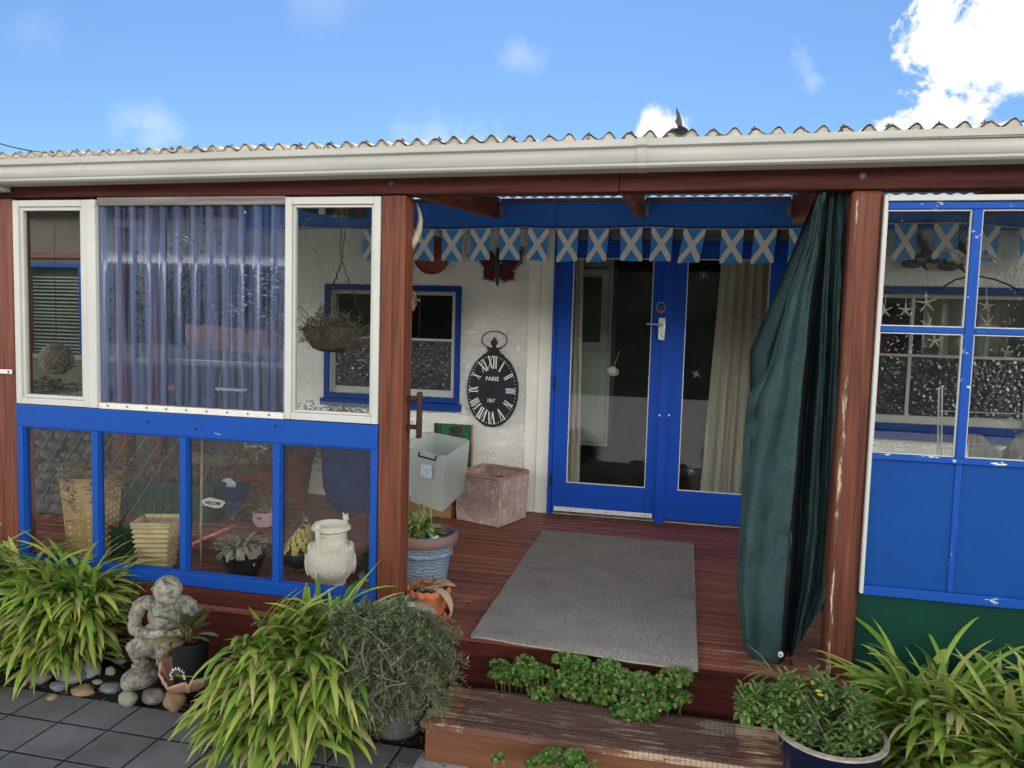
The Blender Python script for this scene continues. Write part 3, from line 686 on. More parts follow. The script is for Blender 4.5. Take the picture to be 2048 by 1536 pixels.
q = P(1725, 352, Y=PY0); b.ell((q.x, PY0-.004, q.z), (.016, .007, .016), 10, 6)
b.build('coach_bolt', 'screw', po)
# roof: z of underside along the slope
def rz(y): return 2.285+(y-F)*.089
rafters = [(-1.39, -1.47), (-.30, -.345), (.84, .755), (-2.55, -2.60), (-3.7, -3.7), (1.95, 1.95), (-4.7, -4.7), (3.1, 3.1)]
for xa, xb in rafters:
    b = MB(); hw = .024; za = 2.262; y0, y1 = PY0+.092, W-.052
    zz0, zz1 = rz(y0)-.015, rz(y1)-.015; zb1 = 2.325
    vs = []
    for yy, zt, zl, xc in ((y0, zz0, 2.13, xa), (y1, zz1, zb1, xb)):
        vs += [(xc-hw, yy, zl), (xc+hw, yy, zl), (xc+hw, yy, zt), (xc-hw, yy, zt)]
    b.add(vs, [(0, 1, 2, 3), (7, 6, 5, 4), (0, 4, 5, 1), (1, 5, 6, 2), (2, 6, 7, 3), (3, 7, 4, 0)])
    rf = b.build('rafter', 'lit_rafter_y', po, bevel=.003)
    if xb > -1.6 and xb < 1.5:
        q = MB()
        for s_ in (-1, 1): q.box(xb+s_*(hw+.001), xb+s_*(hw+.03), W-.056, W-.0505, 2.345, 2.43)
        q.build('bracket', 'galv', rf)
b = MB()
xr = sorted([r[1] for r in rafters])
for xa, xb in zip(xr[:-1], xr[1:]): b.box(xa+.026, xb-.026, W-.06, W-.02, 2.458, 2.483)
b.build('ledger', 'lit_ledger_x', po, bevel=.003)
b = MB()
b.grid(lambda u, v: Vector((-1.42+4.4*u, W-.064, (2.489+.0065*cos((-1.42+4.4*u)/.0865*2*pi))*(1-v)+2.535*v)), 520, 1); b.build('lit_underside_strip', 'fly_white', po, solid=.002)  # white strip added in place of the roof underside's bright scallops
b = MB(); q = P(1600, 437, Y=W-.1); b.box(q.x-.05, q.x+.05, W-.09, W-.052, q.z-.035, q.z+.02); b.build('block', 'raw_wood', po, bevel=.003)
b = MB(); q = P(335, 398, Y=4.6); 
for yy in (4.3, 5.1): b.box(-4.7, 3.1, yy, yy+.045, rz(yy)-.012+.0, rz(yy)+.028-.006)
b.build('purlin', 'timber_x', po)
# corrugated sheets: crest every 92 mm, every second one taller where the sheet ends lift
GY = 3.375
ga, gb_ = P(0, 318, Y=GY), P(2048, 252, Y=GY); GZ1 = (gb_.z-ga.z)/(gb_.x-ga.x); GZ0 = ga.z-GZ1*ga.x-.079
PITCHX = .0865
def cz(x, y):
    ph = x/PITCHX*2*pi
    a = .0155+.0045*sin(ph/2+.6)*max(0, 1-(y-3.38)/1.0)
    return rz(y)+.033+GZ1*.9*(x+.6)+a*cos(ph)+.004*mn.noise(Vector((x*1.3, y*.5, 2)))+.006*mn.noise(Vector((round(x/PITCHX/2)*3.1, 0, 0)))*max(0, 1-(y-3.38)/.6)
def yend(x): return 3.375+.012*mn.noise(Vector((x*1.4, 0, 5)))+.01*mn.noise(Vector((round(x/.7)*7., 0, 5)))
def sheet(x0, x1, ys, name, mat, top):
    n = int((x1-x0)/PITCHX*10)
    mb = MB()
    def fn(u, v):
        x = x0+(x1-x0)*u; y0 = yend(x); y = y0+(ys-y0)*v**1.5
        return Vector((x, y, cz(x, y)+(.006 if top else 0)))
    mb.grid(fn, n, 14)
    return mb
b = MB(); x0, x1 = -5.2, 3.9; n = int((x1-x0)/PITCHX*10)
def fn(u, v):
    x = x0+(x1-x0)*u; ya = yend(x)
    ye = 6.32 if x > XL-.2 else 7.3  # left end carried further back, added to block the sun
    if v < .5: y = ye+(ya-ye)*(v/.5)**.7; return Vector((x, y, cz(x, y)))
    y = ya+(ye-ya)*((v-.5)/.5)**1.4; return Vector((x, y, cz(x, y)+.007))
b.grid(fn, n, 28)
rs = b.build('roof_sheet', 'roof_sheet', po, smooth=180)
b = MB()
def ec(u, v):
    x = x0+(x1-x0)*u; zt_ = cz(x, 3.392)-.0015; zb_ = min(zt_-.001, rz(3.392)+.002)
    return Vector((x, 3.392+.003*mn.noise(Vector((x*8, v, 0))), zb_+(zt_-zb_)*v))
b.grid(ec, n, 2); b.build('eave_closure', 'roof_sheet', po, smooth=180, solid=.01)
b = MB()
k = 0; x = -3.9
while x < 3.2:
    xx = round(x/(2*PITCHX))*2*PITCHX+PITCHX
    yb = 3.41+.01*sin(k*3.3)
    b.lathe([(.013, 0), (.013, .003), (.005, .005), (.004, .012), (0, .013)], (xx+R(-.01, .01), yb, cz(xx, yb)+.004), 8)
    x += 2*PITCHX; k += 1
b.build('roof_screw', 'screw', rs)
# gutter: moulded cream profile, slight fall
gz = .0
prof = [(0, .068), (.004, .070), (.004, .040), (.010, .032), (.004, .022), (-.002, .010), (.000, -.004), (.008, -.016), (.018, -.021), (.018, -.031), (.026, -.036), (.105, -.036), (.105, .050), (.101, .050), (.101, -.032), (.022, -.030)]
prof = [(0, .07), (0, .044), (.020, .038), (.010, .028), (.006, .014), (.009, -.002), (.022, -.016), (.003, -.020), (.003, -.029), (.016, -.036), (.120, -.036), (.120, .06), (.117, .06), (.117, -.033), (.020, -.033), (.008, -.028), (.008, -.022), (.027, -.016), (.013, -.002), (.010, .014), (.014, .027), (.025, .038), (.004, .047), (.004, .07)]
def gutter_seg(xa, xb, grow=0.0):
    mb = MB(); n = len(prof); vs = []
    for x in (xa, xb):
        gzz = GZ0+GZ1*x
        for (dy, dz) in prof: vs.append((x, GY+dy-(grow if dy < .06 else -0), gzz+dz*1.13*(1+grow*12)))
    mb.add(vs, [(i, (i+1) % n, n+(i+1) % n, n+i) for i in range(n)]+[tuple(range(n))[::-1], tuple(range(n, 2*n))])
    return mb
xj = P(1283, 310, Y=GY).x
gt = gutter_seg(-5.2, 3.9).build('gutter', 'gutter', po, smooth=30)
gutter_seg(-3.02, -2.985, .0015).build('gutter_joiner', 'gutter', gt, smooth=30)
gutter_seg(xj-.021, xj+.021, .005).build('gutter_joiner', 'gutter', gt, smooth=30)
b = MB(); q = P(8, 372, Y=3.47); b.box(-4.3, q.x+.02, 3.40, 3.49, q.z-.03, q.z+.012); b.build('soffit_block', 'gutter', po)
# ------------------------------------------------------------------ glazed screens between the left and middle posts
FY = F-.004
def casement(x0, x1, z0, z1, outer, inner, label=None, y=FY, mat='white_z', gm='pane', depth=.045, deepen=.03):
    f = MB(); f.frame(x0, x1, z0, z1, y, y+depth, outer)
    q = f.build('casement', mat, po, bevel=.003)
    if label: tag(q, label)
    f = MB(); f.frame(x0+outer+.001, x1-outer-.001, z0+outer+.001, z1-outer-.001, y+.012, y+depth-.004, inner); f.build('sash', mat, q, bevel=.002)
    o_ = outer+inner
    f = MB(); f.box(x0+o_-.003, x1-o_+.003, y+.025, y+.029, z0+o_-.003, z1-o_+.003); f.build('pane', gm, q)
    return q
XA = -3.524; X1 = P(195, 600, Y=F).x; X2 = P(570, 600, Y=F).x; XB = -1.428
ZT = 2.085; ZM = .992
casement(XA, X1-.055, ZM+.004, ZT, .034, .018, 'narrow white casement at the left end of the porch', gm='pane_dirty')
b = MB(); b.box(X1-.053, X1, F-.012, F+.08, ZM+.004, ZT); b.build('mullion', 'white_z', po, bevel=.004)
casement(X2, XB-.002, ZM+.004, ZT+.005, .036, .012, 'white casement beside the middle post', gm='pane')
# corrugated clear sheet
b = MB()
xa, xb = X1+.003, X2-.003
def fn(u, v):
    x = xa+(xb-xa)*u; s_ = (x*11.2) % 1.0
    tr_ = min(1, max(0, (abs(s_-.5)-.14)/.06))
    return Vector((x, F+.028-.016*(1-tr_)+.004*mn.noise(Vector((x*2, v*3, 0))), ZM+.03+(ZT-.03-ZM-.03)*v))
b.grid(fn, 190, 3); b.build('corrugated_panel', 'corrugated_clear', po, smooth=40, solid=.0012)
b = MB(); b.box(X1+.002, X2-.002, F-.006, F+.03, ZM+.002, ZM+.034)
bt = b.build('batten', 'white_rust', po, bevel=.003)
b = MB()
for k in range(9):
    xx = X1+.06+k*.117; b.lathe([(.0055, 0), (.0055, .002), (0, .003)], (xx, F-.006, ZM+.02), 8, Matrix.Rotation(pi/2, 4, 'X'))
b.build('screw', 'screw', bt)
b = MB(); b.box(X1+.002, X2-.002, F+.0, F+.045, ZT-.03, ZT+.012); b.build('top_batten', 'grey_wood', po, bevel=.003)
# blue lower frame, four panes
ZB = .085
f = MB(); f.box(XA, XB, FY-.004, FY+.05, .872, ZM); f.box(XA, XB, FY-.004, FY+.05, ZB, ZB+.07)
mx = [XA]+[P(px, 1000, Y=F).x for px in (187, 362, 548)]+[XB]
f.box(XA, XA+.035, FY-.003, FY+.05, ZB+.07, .872); f.box(XB-.032, XB, FY-.003, FY+.05, ZB+.07, .872)
for x in mx[1:4]: f.box(x-.004, x+.032, FY-.003, FY+.05, ZB+.07, .872)
lf = f.build('lower_glazing', 'blue', po, bevel=.004)
for i in range(4):
    xa_ = mx[i]+(.035 if i == 0 else .032); xb_ = mx[i+1]-(.032 if i == 3 else .004)
    f = MB(); f.box(xa_, xb_, FY+.025, FY+.029, ZB+.07, .872); f.build('pane', 'pane_low', lf)
    f = MB(); f.frame(xa_+.001, xb_-.001, ZB+.071, .871, FY+.008, FY+.024, .007); f.build('putty', 'blue_z', lf)
b = MB()
for px, py in ((296, 843), (391, 858), (550, 852)):
    q = P(px, py, Y=FY-.005); b.ell((q.x, FY-.006, q.z), (.007, .005, .007), 10, 6)
b.build('bolt', 'black_iron', lf)
b = MB(); b.box(XA, XB, F-.008, F-.001, G, ZB-.002); b.build('skirting', 'fascia_wood', po)
# ------------------------------------------------------------------ right blue window with white architrave
rx0 = .806; rxm = P(1938, 660, Y=F).x; rx1 = rxm+(rxm-rx0)
zt = P(1860, 404, Y=F).z; zmid = P(1850, 660, Y=F).z; zlo = P(1850, 918, Y=F).z; zbt = .385
f = MB(); f.box(.792, .806, FY-.012, FY+.05, .39, 2.075); f.box(.806, 3.0, FY-.012, FY+.05, zt+.004, 2.075)
ar = f.build('architrave', 'white_z', po, bevel=.002)
f = MB()
f.box(rx0, rx1, FY-.004, FY+.04, zt-.03, zt); f.box(rx0, rx1, FY-.006, FY+.04, zlo-.013, zlo+.013); 
f.box(rxm-.018, rxm+.018, FY-.005, FY+.035, zlo+.013, zt-.03); f.box(rx0, rxm-.018, FY-.003, FY+.035, zmid-.012, zmid+.012); f.box(rxm+.018, rx1, FY-.003, FY+.035, zmid-.012, zmid+.012)
rwf = f.build('window', 'blue_peel', po, bevel=.004)
f = MB(); f.box(rx0, rx1, FY-.012, FY+.04, zbt, zbt+.042); f.build('bottom_rail', 'blue_peel', rwf, bevel=.004); tag(rwf, 'blue framed window with peeling paint beside the right post')
for xa_, xb_ in ((rx0, rxm-.018), (rxm+.018, rx1)):
    for za_, zb_ in ((zlo+.013, zmid-.012), (zmid+.012, zt-.03)):
        f = MB(); f.box(xa_+.001, xb_-.001, FY+.018, FY+.022, za_, zb_); f.build('pane', 'pane_dirty', rwf)
        f = MB(); f.frame(xa_+.001, xb_-.001, za_+.001, zb_-.001, FY+.006, FY+.017, .005); f.build('putty', 'white_z', rwf)
f = MB(); f.box(rx0, rxm-.012, FY+.010, FY+.03, zbt+.042, zlo-.013); f.box(rxm+.012, rx1, FY+.010, FY+.03, zbt+.042, zlo-.013); f.build('panel', 'blue_panel', rwf)
f = MB(); f.box(rxm-.012, rxm+.012, FY+.002, FY+.03, zbt+.042, zlo-.013); f.build('panel_bar', 'blue_peel_z', rwf, bevel=.004)
f = MB(); f.box(.795, 3.0, F+.03, F+.045, G, zbt+.01); f.build('green_skirting', 'green_panel', po)
# far casement beyond (same bay continues out of frame)
f = MB(); f.box(rx1+.002, 3.0, FY, FY+.04, zbt, 2.07); f.build('end_board', 'blue_panel', po)
# ------------------------------------------------------------------ bunting
by = W-.10
cordpts = [P(px, py, Y=by) for px, py in [(560, 452), (640, 456), (728, 458), (820, 458), (900, 459), (960, 457), (1044, 455), (1120, 458), (1220, 457), (1300, 454), (1380, 458), (1480, 458), (1620, 457), (1700, 450), (1780, 447), (1925, 445), (2060, 458), (2200, 470)]]
bu = thing('bunting', tuple(cordpts[8]), 'string of small blue flags with white diagonal crosses under the blue lintel', 'bunting')
b = MB(); b.tube(cordpts, .004, 6); b.build('cord', 'string_white', bu)
def cord_z(x):
    for a_, c_ in zip(cordpts[:-1], cordpts[1:]):
        if a_.x <= x <= c_.x: return a_.z+(c_.z-a_.z)*(x-a_.x)/(c_.x-a_.x)
    return cordpts[0].z
for k, (pa, pb) in enumerate([(728, 768), (829, 868), (886, 926), (942, 981), (1000, 1040), (1057, 1098), (1115, 1157), (1178, 1218), (1241, 1285), (1303, 1346), (1368, 1412), (1443, 1488), (1509, 1554), (1578, 1622), (1640, 1682), (1720, 1765), (1788, 1834), (1867, 1917), (1950, 2000), (2040, 2085)]):
    xa, xb = P(pa, 458, Y=by).x, P(pb, 458, Y=by).x
    h = .245; sk = R(-.012, .006) + (-.03 if k == 10 else 0); tw = R(-.01, .01); sd_ = R(0, 9)
    def ff(u, v, dy=0):
        x = xa+(xb-xa)*u; z = cord_z(x)-h*v-.004
        return Vector((x+sk*v+.004*sin(v*3+sd_)*v, by-.004+dy+(.006*sin(u*3+sd_)+.004*sin(v*4+sd_*2+u))*v+tw*(u-.5), z+.01*(u-.5)*v*sin(sd_)))
    f = MB(); f.grid(lambda u, v: ff(u, v), 8, 12); fl = f.build('flag', 'flag_blue', bu, smooth=180)
    f = MB(); wd = .15; 
    for s_ in (0, 1):
        def cr(a_, c_, s_=s_):
            # clipped diagonal band
            u = a_+(c_-.5)*wd*2*1.0; v = a_
            u = min(1, max(0, u)); 
            if s_: u = 1-u
            return ff(u, v, -.0016-.0006*s_)
        f.grid(cr, 1+3, 16)
    # grid gives a along u: swap so the band runs the diagonal
    f.v = []; f.f = []; f.t = []
    for s_ in (0, 1):
        def cr2(c_, a_, s_=s_):
            u = min(1, max(0, a_+(c_-.5)*wd*2)); u = 1-u if s_ else u
            return ff(u, a_, -.0018-.0007*s_)
        f.grid(cr2, 3, 18)
    f.build('cross', 'flag_white', fl, smooth=180)
# ------------------------------------------------------------------ wall ornaments
c = P(864, 511, Y=W-.02)
b = MB(); b.lathe([(0, .004), (.10, .004), (.112, .012), (.112, .022), (.105, .024), (.098, .016), (0, .016)], (c.x, W-.001, c.z), 44, Matrix.Rotation(pi/2, 4, 'X')@Matrix.Scale(1.37, 4))
single(b, 'wall_plate', 'terracotta', (c.x, W-.01, c.z-.15), 'round terracotta plate hung on the stucco wall above the window', 'plate')
def bc(x, y, Y): return P(930+x/10.24, 440+y/10.24, Y=Y)
c0 = bc(660, 950, W-.03)
bf = thing('butterfly_ornament', (c0.x, W-.02, c0.z-.15), 'dark red metal butterfly on the wall behind the flags', 'wall ornament')
wings = [[(690, 760), (860, 560), (1130, 545), (1205, 570), (1190, 700), (1160, 880), (1020, 1030), (900, 990), (760, 920)],
         [(640, 760), (520, 620), (400, 640), (300, 720), (250, 800), (310, 900), (380, 990), (500, 960), (620, 910)],
         [(690, 900), (860, 950), (990, 1010), (1045, 1080), (1015, 1150), (1030, 1240), (900, 1250), (800, 1300), (720, 1230)],
         [(640, 900), (500, 940), (380, 990), (350, 1060), (365, 1130), (345, 1220), (460, 1235), (590, 1280), (640, 1220)]]
for wpts in wings:
    pts = [bc(x, y, W-.03) for x, y in wpts]; cc = sum(pts, Vector())/len(pts)
    f = MB(); f.prism(pts, (0, .012, 0)); wg = f.build('wing', 'wing_black', bf, bevel=.004)
    f = MB(); f.prism([cc+(p-cc)*.72+Vector((0, -.006, 0)) for p in pts], (0, .005, 0)); f.build('wing_panel', 'wing_red', wg, bevel=.002)
    f = MB()
    for i, p in enumerate(pts):
        p2 = pts[(i+1) % len(pts)]
        if (p-c0).length < .1 or (p2-c0).length < .1: continue
        for q in (.2, .5, .8): f.ell(cc+(p+(p2-p)*q-cc)*.88+Vector((0, -.003, 0)), .0045, 6, 4)
    f.build('spots', 'numeral', wg)
f = MB(); f.ell(bc(670, 960, W-.045), (.022, .02, .155), 12, 12); f.build('body', 'wing_black', bf)
f = MB(); f.tube([bc(660, 740, W-.04), bc(640, 620, W-.045), bc(655, 520, W-.05)], .002, 5); f.build('antenna', 'black', bf)
# clock
cc = P(985, 780, Y=W-.03); ca, cb_ = .213, .300; cy_ = W-.045
ck = thing('clock', (cc.x, W-.02, cc.z-.32), 'oval black wall clock with white roman numerals and a ring on top', 'clock')
def oval(k, y, n=64, kb=None): return [(cc.x+ca*k*cos(2*pi*i/n), y, cc.z+cb_*(kb or k)*sin(2*pi*i/n)) for i in range(n)]
b = MB(); b.prism(oval(1.0, cy_), (0, .035, 0)); b.build('case', 'clock_rim', ck, bevel=.008)
b = MB(); b.prism(oval(.95, cy_-.003), (0, .0025, 0)); fc = b.build('dial', 'clock_face', ck)
def stroke(mb, M2, a, b_, w_, y):
    a = Vector(a); b_ = Vector(b_); d = (b_-a).normalized(); n = Vector((-d.y, d.x))*w_/2
    pts = [M2(p) for p in (a-n, b_-n, b_+n, a+n)]
    mb.prism([(p[0], y, p[1]) for p in pts], (0, .0012, 0))
def glyph(ch, x):      # strokes on a unit-high cell
    if ch == 'I': return [((x, 0), (x, 1), .14)], .26
    if ch == 'V': return [((x-.22, 1), (x, 0), .14), ((x+.22, 1), (x+.02, 0), .05)], .5
    return [((x-.22, 1), (x+.22, 0), .14), ((x+.22, 1), (x-.22, 0), .055)], .52
NUM = ['XII', 'I', 'II', 'III', 'IV', 'V', 'VI', 'VII', 'VIII', 'IX', 'X', 'XI']
for k, s_ in enumerate(NUM):
    th = pi*2*k/12; hgt = .100 if k in (0, 1, 5, 6, 7, 11) else .078
    px_, pz_ = ca*.715*sin(th), cb_*.745*cos(th)
    ang = atan2(px_/1.0, pz_*.72)
    wd = sum(glyph(c_, 0)[1] for c_ in s_); x = -wd/2; q = MB()
    for i, c_ in enumerate(s_):
        g_w = glyph(c_, 0)[1]; st_, _ = glyph(c_, x+g_w/2); x += g_w
        def M2(p):
            lx, lz = p[0]*hgt*.74, (p[1]-.5)*hgt
            return (cc.x+px_+lx*cos(ang)+lz*sin(ang), cc.z+pz_-lx*sin(ang)+lz*cos(ang))
        for j, (a, b_, w_) in enumerate(st_): stroke(q, M2, a, b_, w_, cy_-.005-.0003*j)
    q.build('numeral', 'numeral', fc, smooth=0)
q = MB()
for k in range(60):
    th = 2*pi*k/60; r0, r1 = (.885, .925)
    stroke(q, lambda p: (cc.x+ca*p[1]*sin(th)+p[0]*cos(th), cc.z+cb_*p[1]*cos(th)-p[0]*sin(th)), (0, r0 if k % 5 else r0-.012), (0, r1), .006 if k % 5 == 0 else .004, cy_-.005)
q.build('minute_track', 'numeral', fc, smooth=0)
text('lettering', 'PARIS', .046, (cc.x-.0, cy_-.006, P(985, 757, Y=W).z), 'numeral', fc, sx=.95, bold=.0006)
text('lettering', '1867', .042, (cc.x-.005, cy_-.006, P(980, 800, Y=W).z), 'numeral', fc, sx=.8, bold=.0004)
q = MB(); q.bar((cc.x, cy_-.010, cc.z), (cc.x-.09, cy_-.010, cc.z-.062), .007, .001, (0, 1, 0)); q.build('minute_hand', 'black', fc)
q = MB(); q.bar((cc.x-.01, cy_-.012, cc.z+.07), (cc.x+.022, cy_-.012, cc.z-.15), .006, .001, (0, 1, 0)); q.ell((cc.x, cy_-.012, cc.z), .006, 8, 6); q.build('hour_hand', 'black', fc)
tz = cc.z+cb_
q = MB(); q.prism([(cc.x+x, cy_+.003, tz+z) for x, z in [(-.095, -.035), (-.088, -.018), (-.06, -.003), (-.047, .012), (-.043, .035), (-.035, .04), (.035, .04), (.043, .035), (.047, .012), (.06, -.003), (.088, -.018), (.095, -.035)]], (0, .03, 0)); q.build('crest', 'clock_rim', ck, bevel=.004)
q = MB(); q.lathe([(.02, .038), (.016, .05), (.012, .056), (.026, .068), (.029, .082), (.024, .096), (.010, .104), (.012, .11), (.010, .118), (0, .126)], (cc.x+.005, W-.035, tz), 20); q.build('finial', 'clock_rim', ck)
q = MB(); q.tube([(cc.x+.006+.105*cos(a), W-.03, tz+.098+(.075 if sin(a) > 0 else .062)*sin(a)) for a in [i*pi/24 for i in range(-9, 34)]], .0042, 8); q.tube([(cc.x-.06, W-.03, tz+.036), (cc.x+.07, W-.03, tz+.036)], .0042, 8); q.build('ring', 'black_iron', ck)
# thermometer
tx = P(1561, 600, Y=W-.07); tb = P(1553, 714, Y=W-.07)
th_ = thing('thermometer', (tx.x, W-.06, tb.z), 'long white thermometer on the right door leaf beside the green cloth', 'thermometer')
q = MB(); zt_, zb_ = tx.z, tb.z; hw = .045; xx = (tx.x+tb.x)/2+.005
q.prism([(xx+hw*cos(a), y2_-.008, zt_-hw+hw*sin(a)) for a in [pi*i/12 for i in range(13)]]+[(xx-hw, y2_-.008, zb_), (xx+hw, y2_-.008, zb_)], (0, .007, 0)); q.build('plate', 'numeral', th_, bevel=.002)
q = MB(); q.tube([(xx, y2_-.011, zt_-.08), (xx, y2_-.011, zb_+.03)], .003, 8); q.build('tube', 'red_plastic', th_)
text('scale', 'C  F', .034, (xx, y2_-.0095, zt_-.048), 'black', th_, bold=.0006)
for k in range(9): text('scale', str(50-10*k if k < 6 else 10*(k-5)), .02, (xx-.024, y2_-.0095, zt_-.09-.035*k), 'black', th_)
for k in range(9): text('scale', str(120-20*k if k < 7 else 20*(k-6)), .02, (xx+.024, y2_-.0095, zt_-.09-.038*k), 'black', th_)
# little wall figure mostly hidden by the cloth
q0 = P(1588, 572, Y=W-.05)
sf = thing('wall_figure', (q0.x, W-.04, q0.z-.1), 'small red and white wall ornament peeping out beside the door', 'wall ornament')
q = MB(); q.ell(q0, (.03, .025, .022)); q.build('cap', 'driftwood', sf)
q = MB(); q.lathe([(.05, -.14), (.04, -.05), (.02, -.02)], tuple(q0), 16); q.build('coat', 'red_plastic', sf)
q = MB(); q.lathe([(.053, -.17), (.056, -.15), (.052, -.14)], tuple(q0), 16); q.build('hem_and_fold_shade', 'white_plastic', sf)
# fish on the wall at right
def fish(px, py, flip, L, tilt, lab):
    c = P(px, py, Y=W-.03); s_ = -1 if flip else 1
    rot = Matrix.Rotation(tilt, 3, 'Y')
    f = MB()
    f.ell((0, 0, 0), (L*.34, .012, L*.15), 18, 10)
    f.prism([(s_*L*.22, -.003, .0), (s_*L*.56, -.003, L*.22), (s_*L*.46, -.003, 0), (s_*L*.56, -.003, -L*.22)], (0, .006, 0))
    f.prism([(-s_*L*.05, -.003, L*.12), (s_*L*.14, -.003, L*.2), (s_*L*.16, -.003, L*.1)], (0, .006, 0))
    f.v = [rot @ v + c for v in f.v]
    return single(f, 'fish_ornament', 'fish_dark', (c.x, W-.02, c.z-L*.15), lab, 'wall ornament', 'metal fish on the wall at right')
fish(1823, 528, False, .20, .05, 'lowest left dark metal fish on the wall at right')
fish(1896, 533, False, .21, .0, 'dark metal fish at the right end of the lower row')
fish(1868, 520, False, .17, .0, 'dark metal fish in the middle of the lower row')
fish(1848, 492, True, .18, .9, 'upright dark metal fish between the first and second flags')
fish(1850, 508, True, .15, -.3, 'small dark metal fish just under the gap between flags')
fish(1922, 498, True, .19, 1.1, 'upright dark metal fish beside the blue window bar')
# ------------------------------------------------------------------ horn, pull handle
q = MB(); hy = 3.62
hp_ = [P(px, py, Y=hy) for px, py in [(812, 500), (822, 492), (831, 478), (838, 460), (841, 440), (839, 422), (833, 406)]]
q.tube(hp_, [.021, .021, .019, .016, .012, .008, .002], 12)
single(q, 'cow_horn', 'horn', tuple(hp_[0]), 'curved pale cow horn fixed to the middle post', 'horn')
q = MB(); c = P(823, 602, Y=3.63); q.ell(c, (.025, .03, .05), 14, 10, None, .5, 2); q.tube([c, c+Vector((.02, 0, .01)), c+Vector((.045, 0, .0))], [.014, .012, .004], 8); q.tube([c+Vector((0, 0, .06)), c+Vector((.015, 0, .02)), c], [.004, .01, .01], 8)
single(q, 'dried_seed_pod', 'coir', tuple(c-Vector((0, 0, .05))), 'brown dried pod tied to the side of the middle post', 'ornament')
ph = thing('pull_handle', tuple(P(820, 877, Y=3.55)), 'dark wooden pull handle on the side of the middle post', 'handle')
za, zb = P(826, 783, Y=3.56).z, P(826, 876, Y=3.56).z
q = MB(); q.box(-1.252, -1.226, 3.545, 3.575, zb, za); q.build('grip', 'handle_wood', ph, bevel=.008)
for z_ in (za-.035, zb+.055):
    q = MB(); q.box(-1.304, -1.253, 3.552, 3.568, z_-.011, z_+.011); q.build('standoff', 'handle_wood', ph, bevel=.003)
lb = thing('latch', tuple(P(8, 748, Y=F)), 'white metal latch strap on the left end post', 'latch')
a0 = P(-20, 742, Y=F-.02); a1 = P(21, 743, Y=F-.02)
q = MB(); q.box(a0.x, a1.x, F-.014, F-.006, a0.z-.012, a0.z+.012); q.build('strap', 'white_rust', lb, bevel=.003)
q = MB(); q.ell((a1.x-.018, F-.016, a0.z), (.006, .004, .006)); q.build('screw', 'screw', lb)
# ------------------------------------------------------------------ mat
q = MB()
c4 = [P(942, 1270, Z=.012), P(1394, 1333, Z=.012), P(1385, 1087, Z=.012), P(1086, 1060, Z=.012)]
def mt(u, v, top=1):
    a = c4[0].lerp(c4[1], u); b_ = c4[3].lerp(c4[2], u); p = a.lerp(b_, v)
    ed = min(u, 1-u, v, 1-v); zz = .011+.002*mn.noise(Vector((p.x*4, p.y*4, 0)))+max(0, .06-ed)*.16*max(0, mn.noise(Vector((u*5+3, v*5, 2)))+.25)
    dr = max(0, (F-.005)-p.y); zz -= dr*.25
    return Vector((p.x+.004*mn.noise(Vector((p.y*6, 0, u*3))), p.y+.004*mn.noise(Vector((p.x*6, 4, 0))), zz if top else zz-.009))
q.grid(mt, 40, 60); mo = single(q, 'doormat', 'carpet', tuple((c4[0]+c4[1])/2), 'large grey carpet mat lying on the deck before the doors', 'mat', solid=0)
mo['_o'] = tuple((c4[0]+c4[1])/2)
q = MB(); q.grid(lambda u, v: mt(u, 0)+Vector((0, -.006*sin(pi*v), -.010*v+.0005)), 60, 4)
q.grid(lambda u, v: mt(0, u)+Vector((-.006*sin(pi*v), 0, -.010*v+.0005)), 60, 4); q.grid(lambda u, v: mt(1, u)+Vector((.006*sin(pi*v), 0, -.010*v+.0005)), 60, 4); q.grid(lambda u, v: mt(u, 1)+Vector((0, .006*sin(pi*v), -.010*v+.0005)), 60, 4)
q.build('binding', 'mat_edge', mo, smooth=180)
# ------------------------------------------------------------------ green shade cloth
rows = [385, 480, 580, 680, 735, 790, 850, 940, 1060, 1180, 1330]
K = [[1634, 1614, 1580, 1553, 1537, 1496, 1488, 1485, 1479, 1475, 1490],
     [1639, 1620, 1590, 1564, 1551, 1543, 1534, 1512, 1496, 1487, 1500],
     [1648, 1637, 1622, 1610, 1604, 1599, 1595, 1588, 1578, 1568, 1556],
     [1655, 1645, 1634, 1626, 1620, 1614, 1610, 1606, 1599, 1590, 1574],
     [1662, 1656, 1651, 1646, 1644, 1640, 1637, 1634, 1628, 1615, 1585],
     [1671, 1666, 1661, 1657, 1654, 1651, 1649, 1646, 1640, 1628, 1592],
     [1680, 1679, 1677, 1674, 1672, 1670, 1668, 1666, 1661, 1652, 1606],
     [1690, 1689, 1687, 1684, 1682, 1680, 1679, 1676, 1672, 1664, 1616],
     [1704, 1701, 1697, 1693, 1690, 1688, 1684, 1680, 1675, 1668, 1624]]
bot = [1288, 1312, 1325, 1326, 1300, 1262, 1225, 1190, 1168]
dep = [.16, .01, -.02, .20, .07, .16, .04, .13, .10]
q = MB(); n0 = len(K)-1; CY = F+.03
def interp(arr, t):
    t = max(0, min(len(arr)-1.0001, t)); i = int(t); f = t-i; f = f*f*(3-2*f); return arr[i]*(1-f)+arr[i+1]*f
def lin(arr, t):
    t = max(0, min(len(arr)-1.0001, t)); i = int(t); f = t-i; return arr[i]*(1-f)+arr[i+1]*f
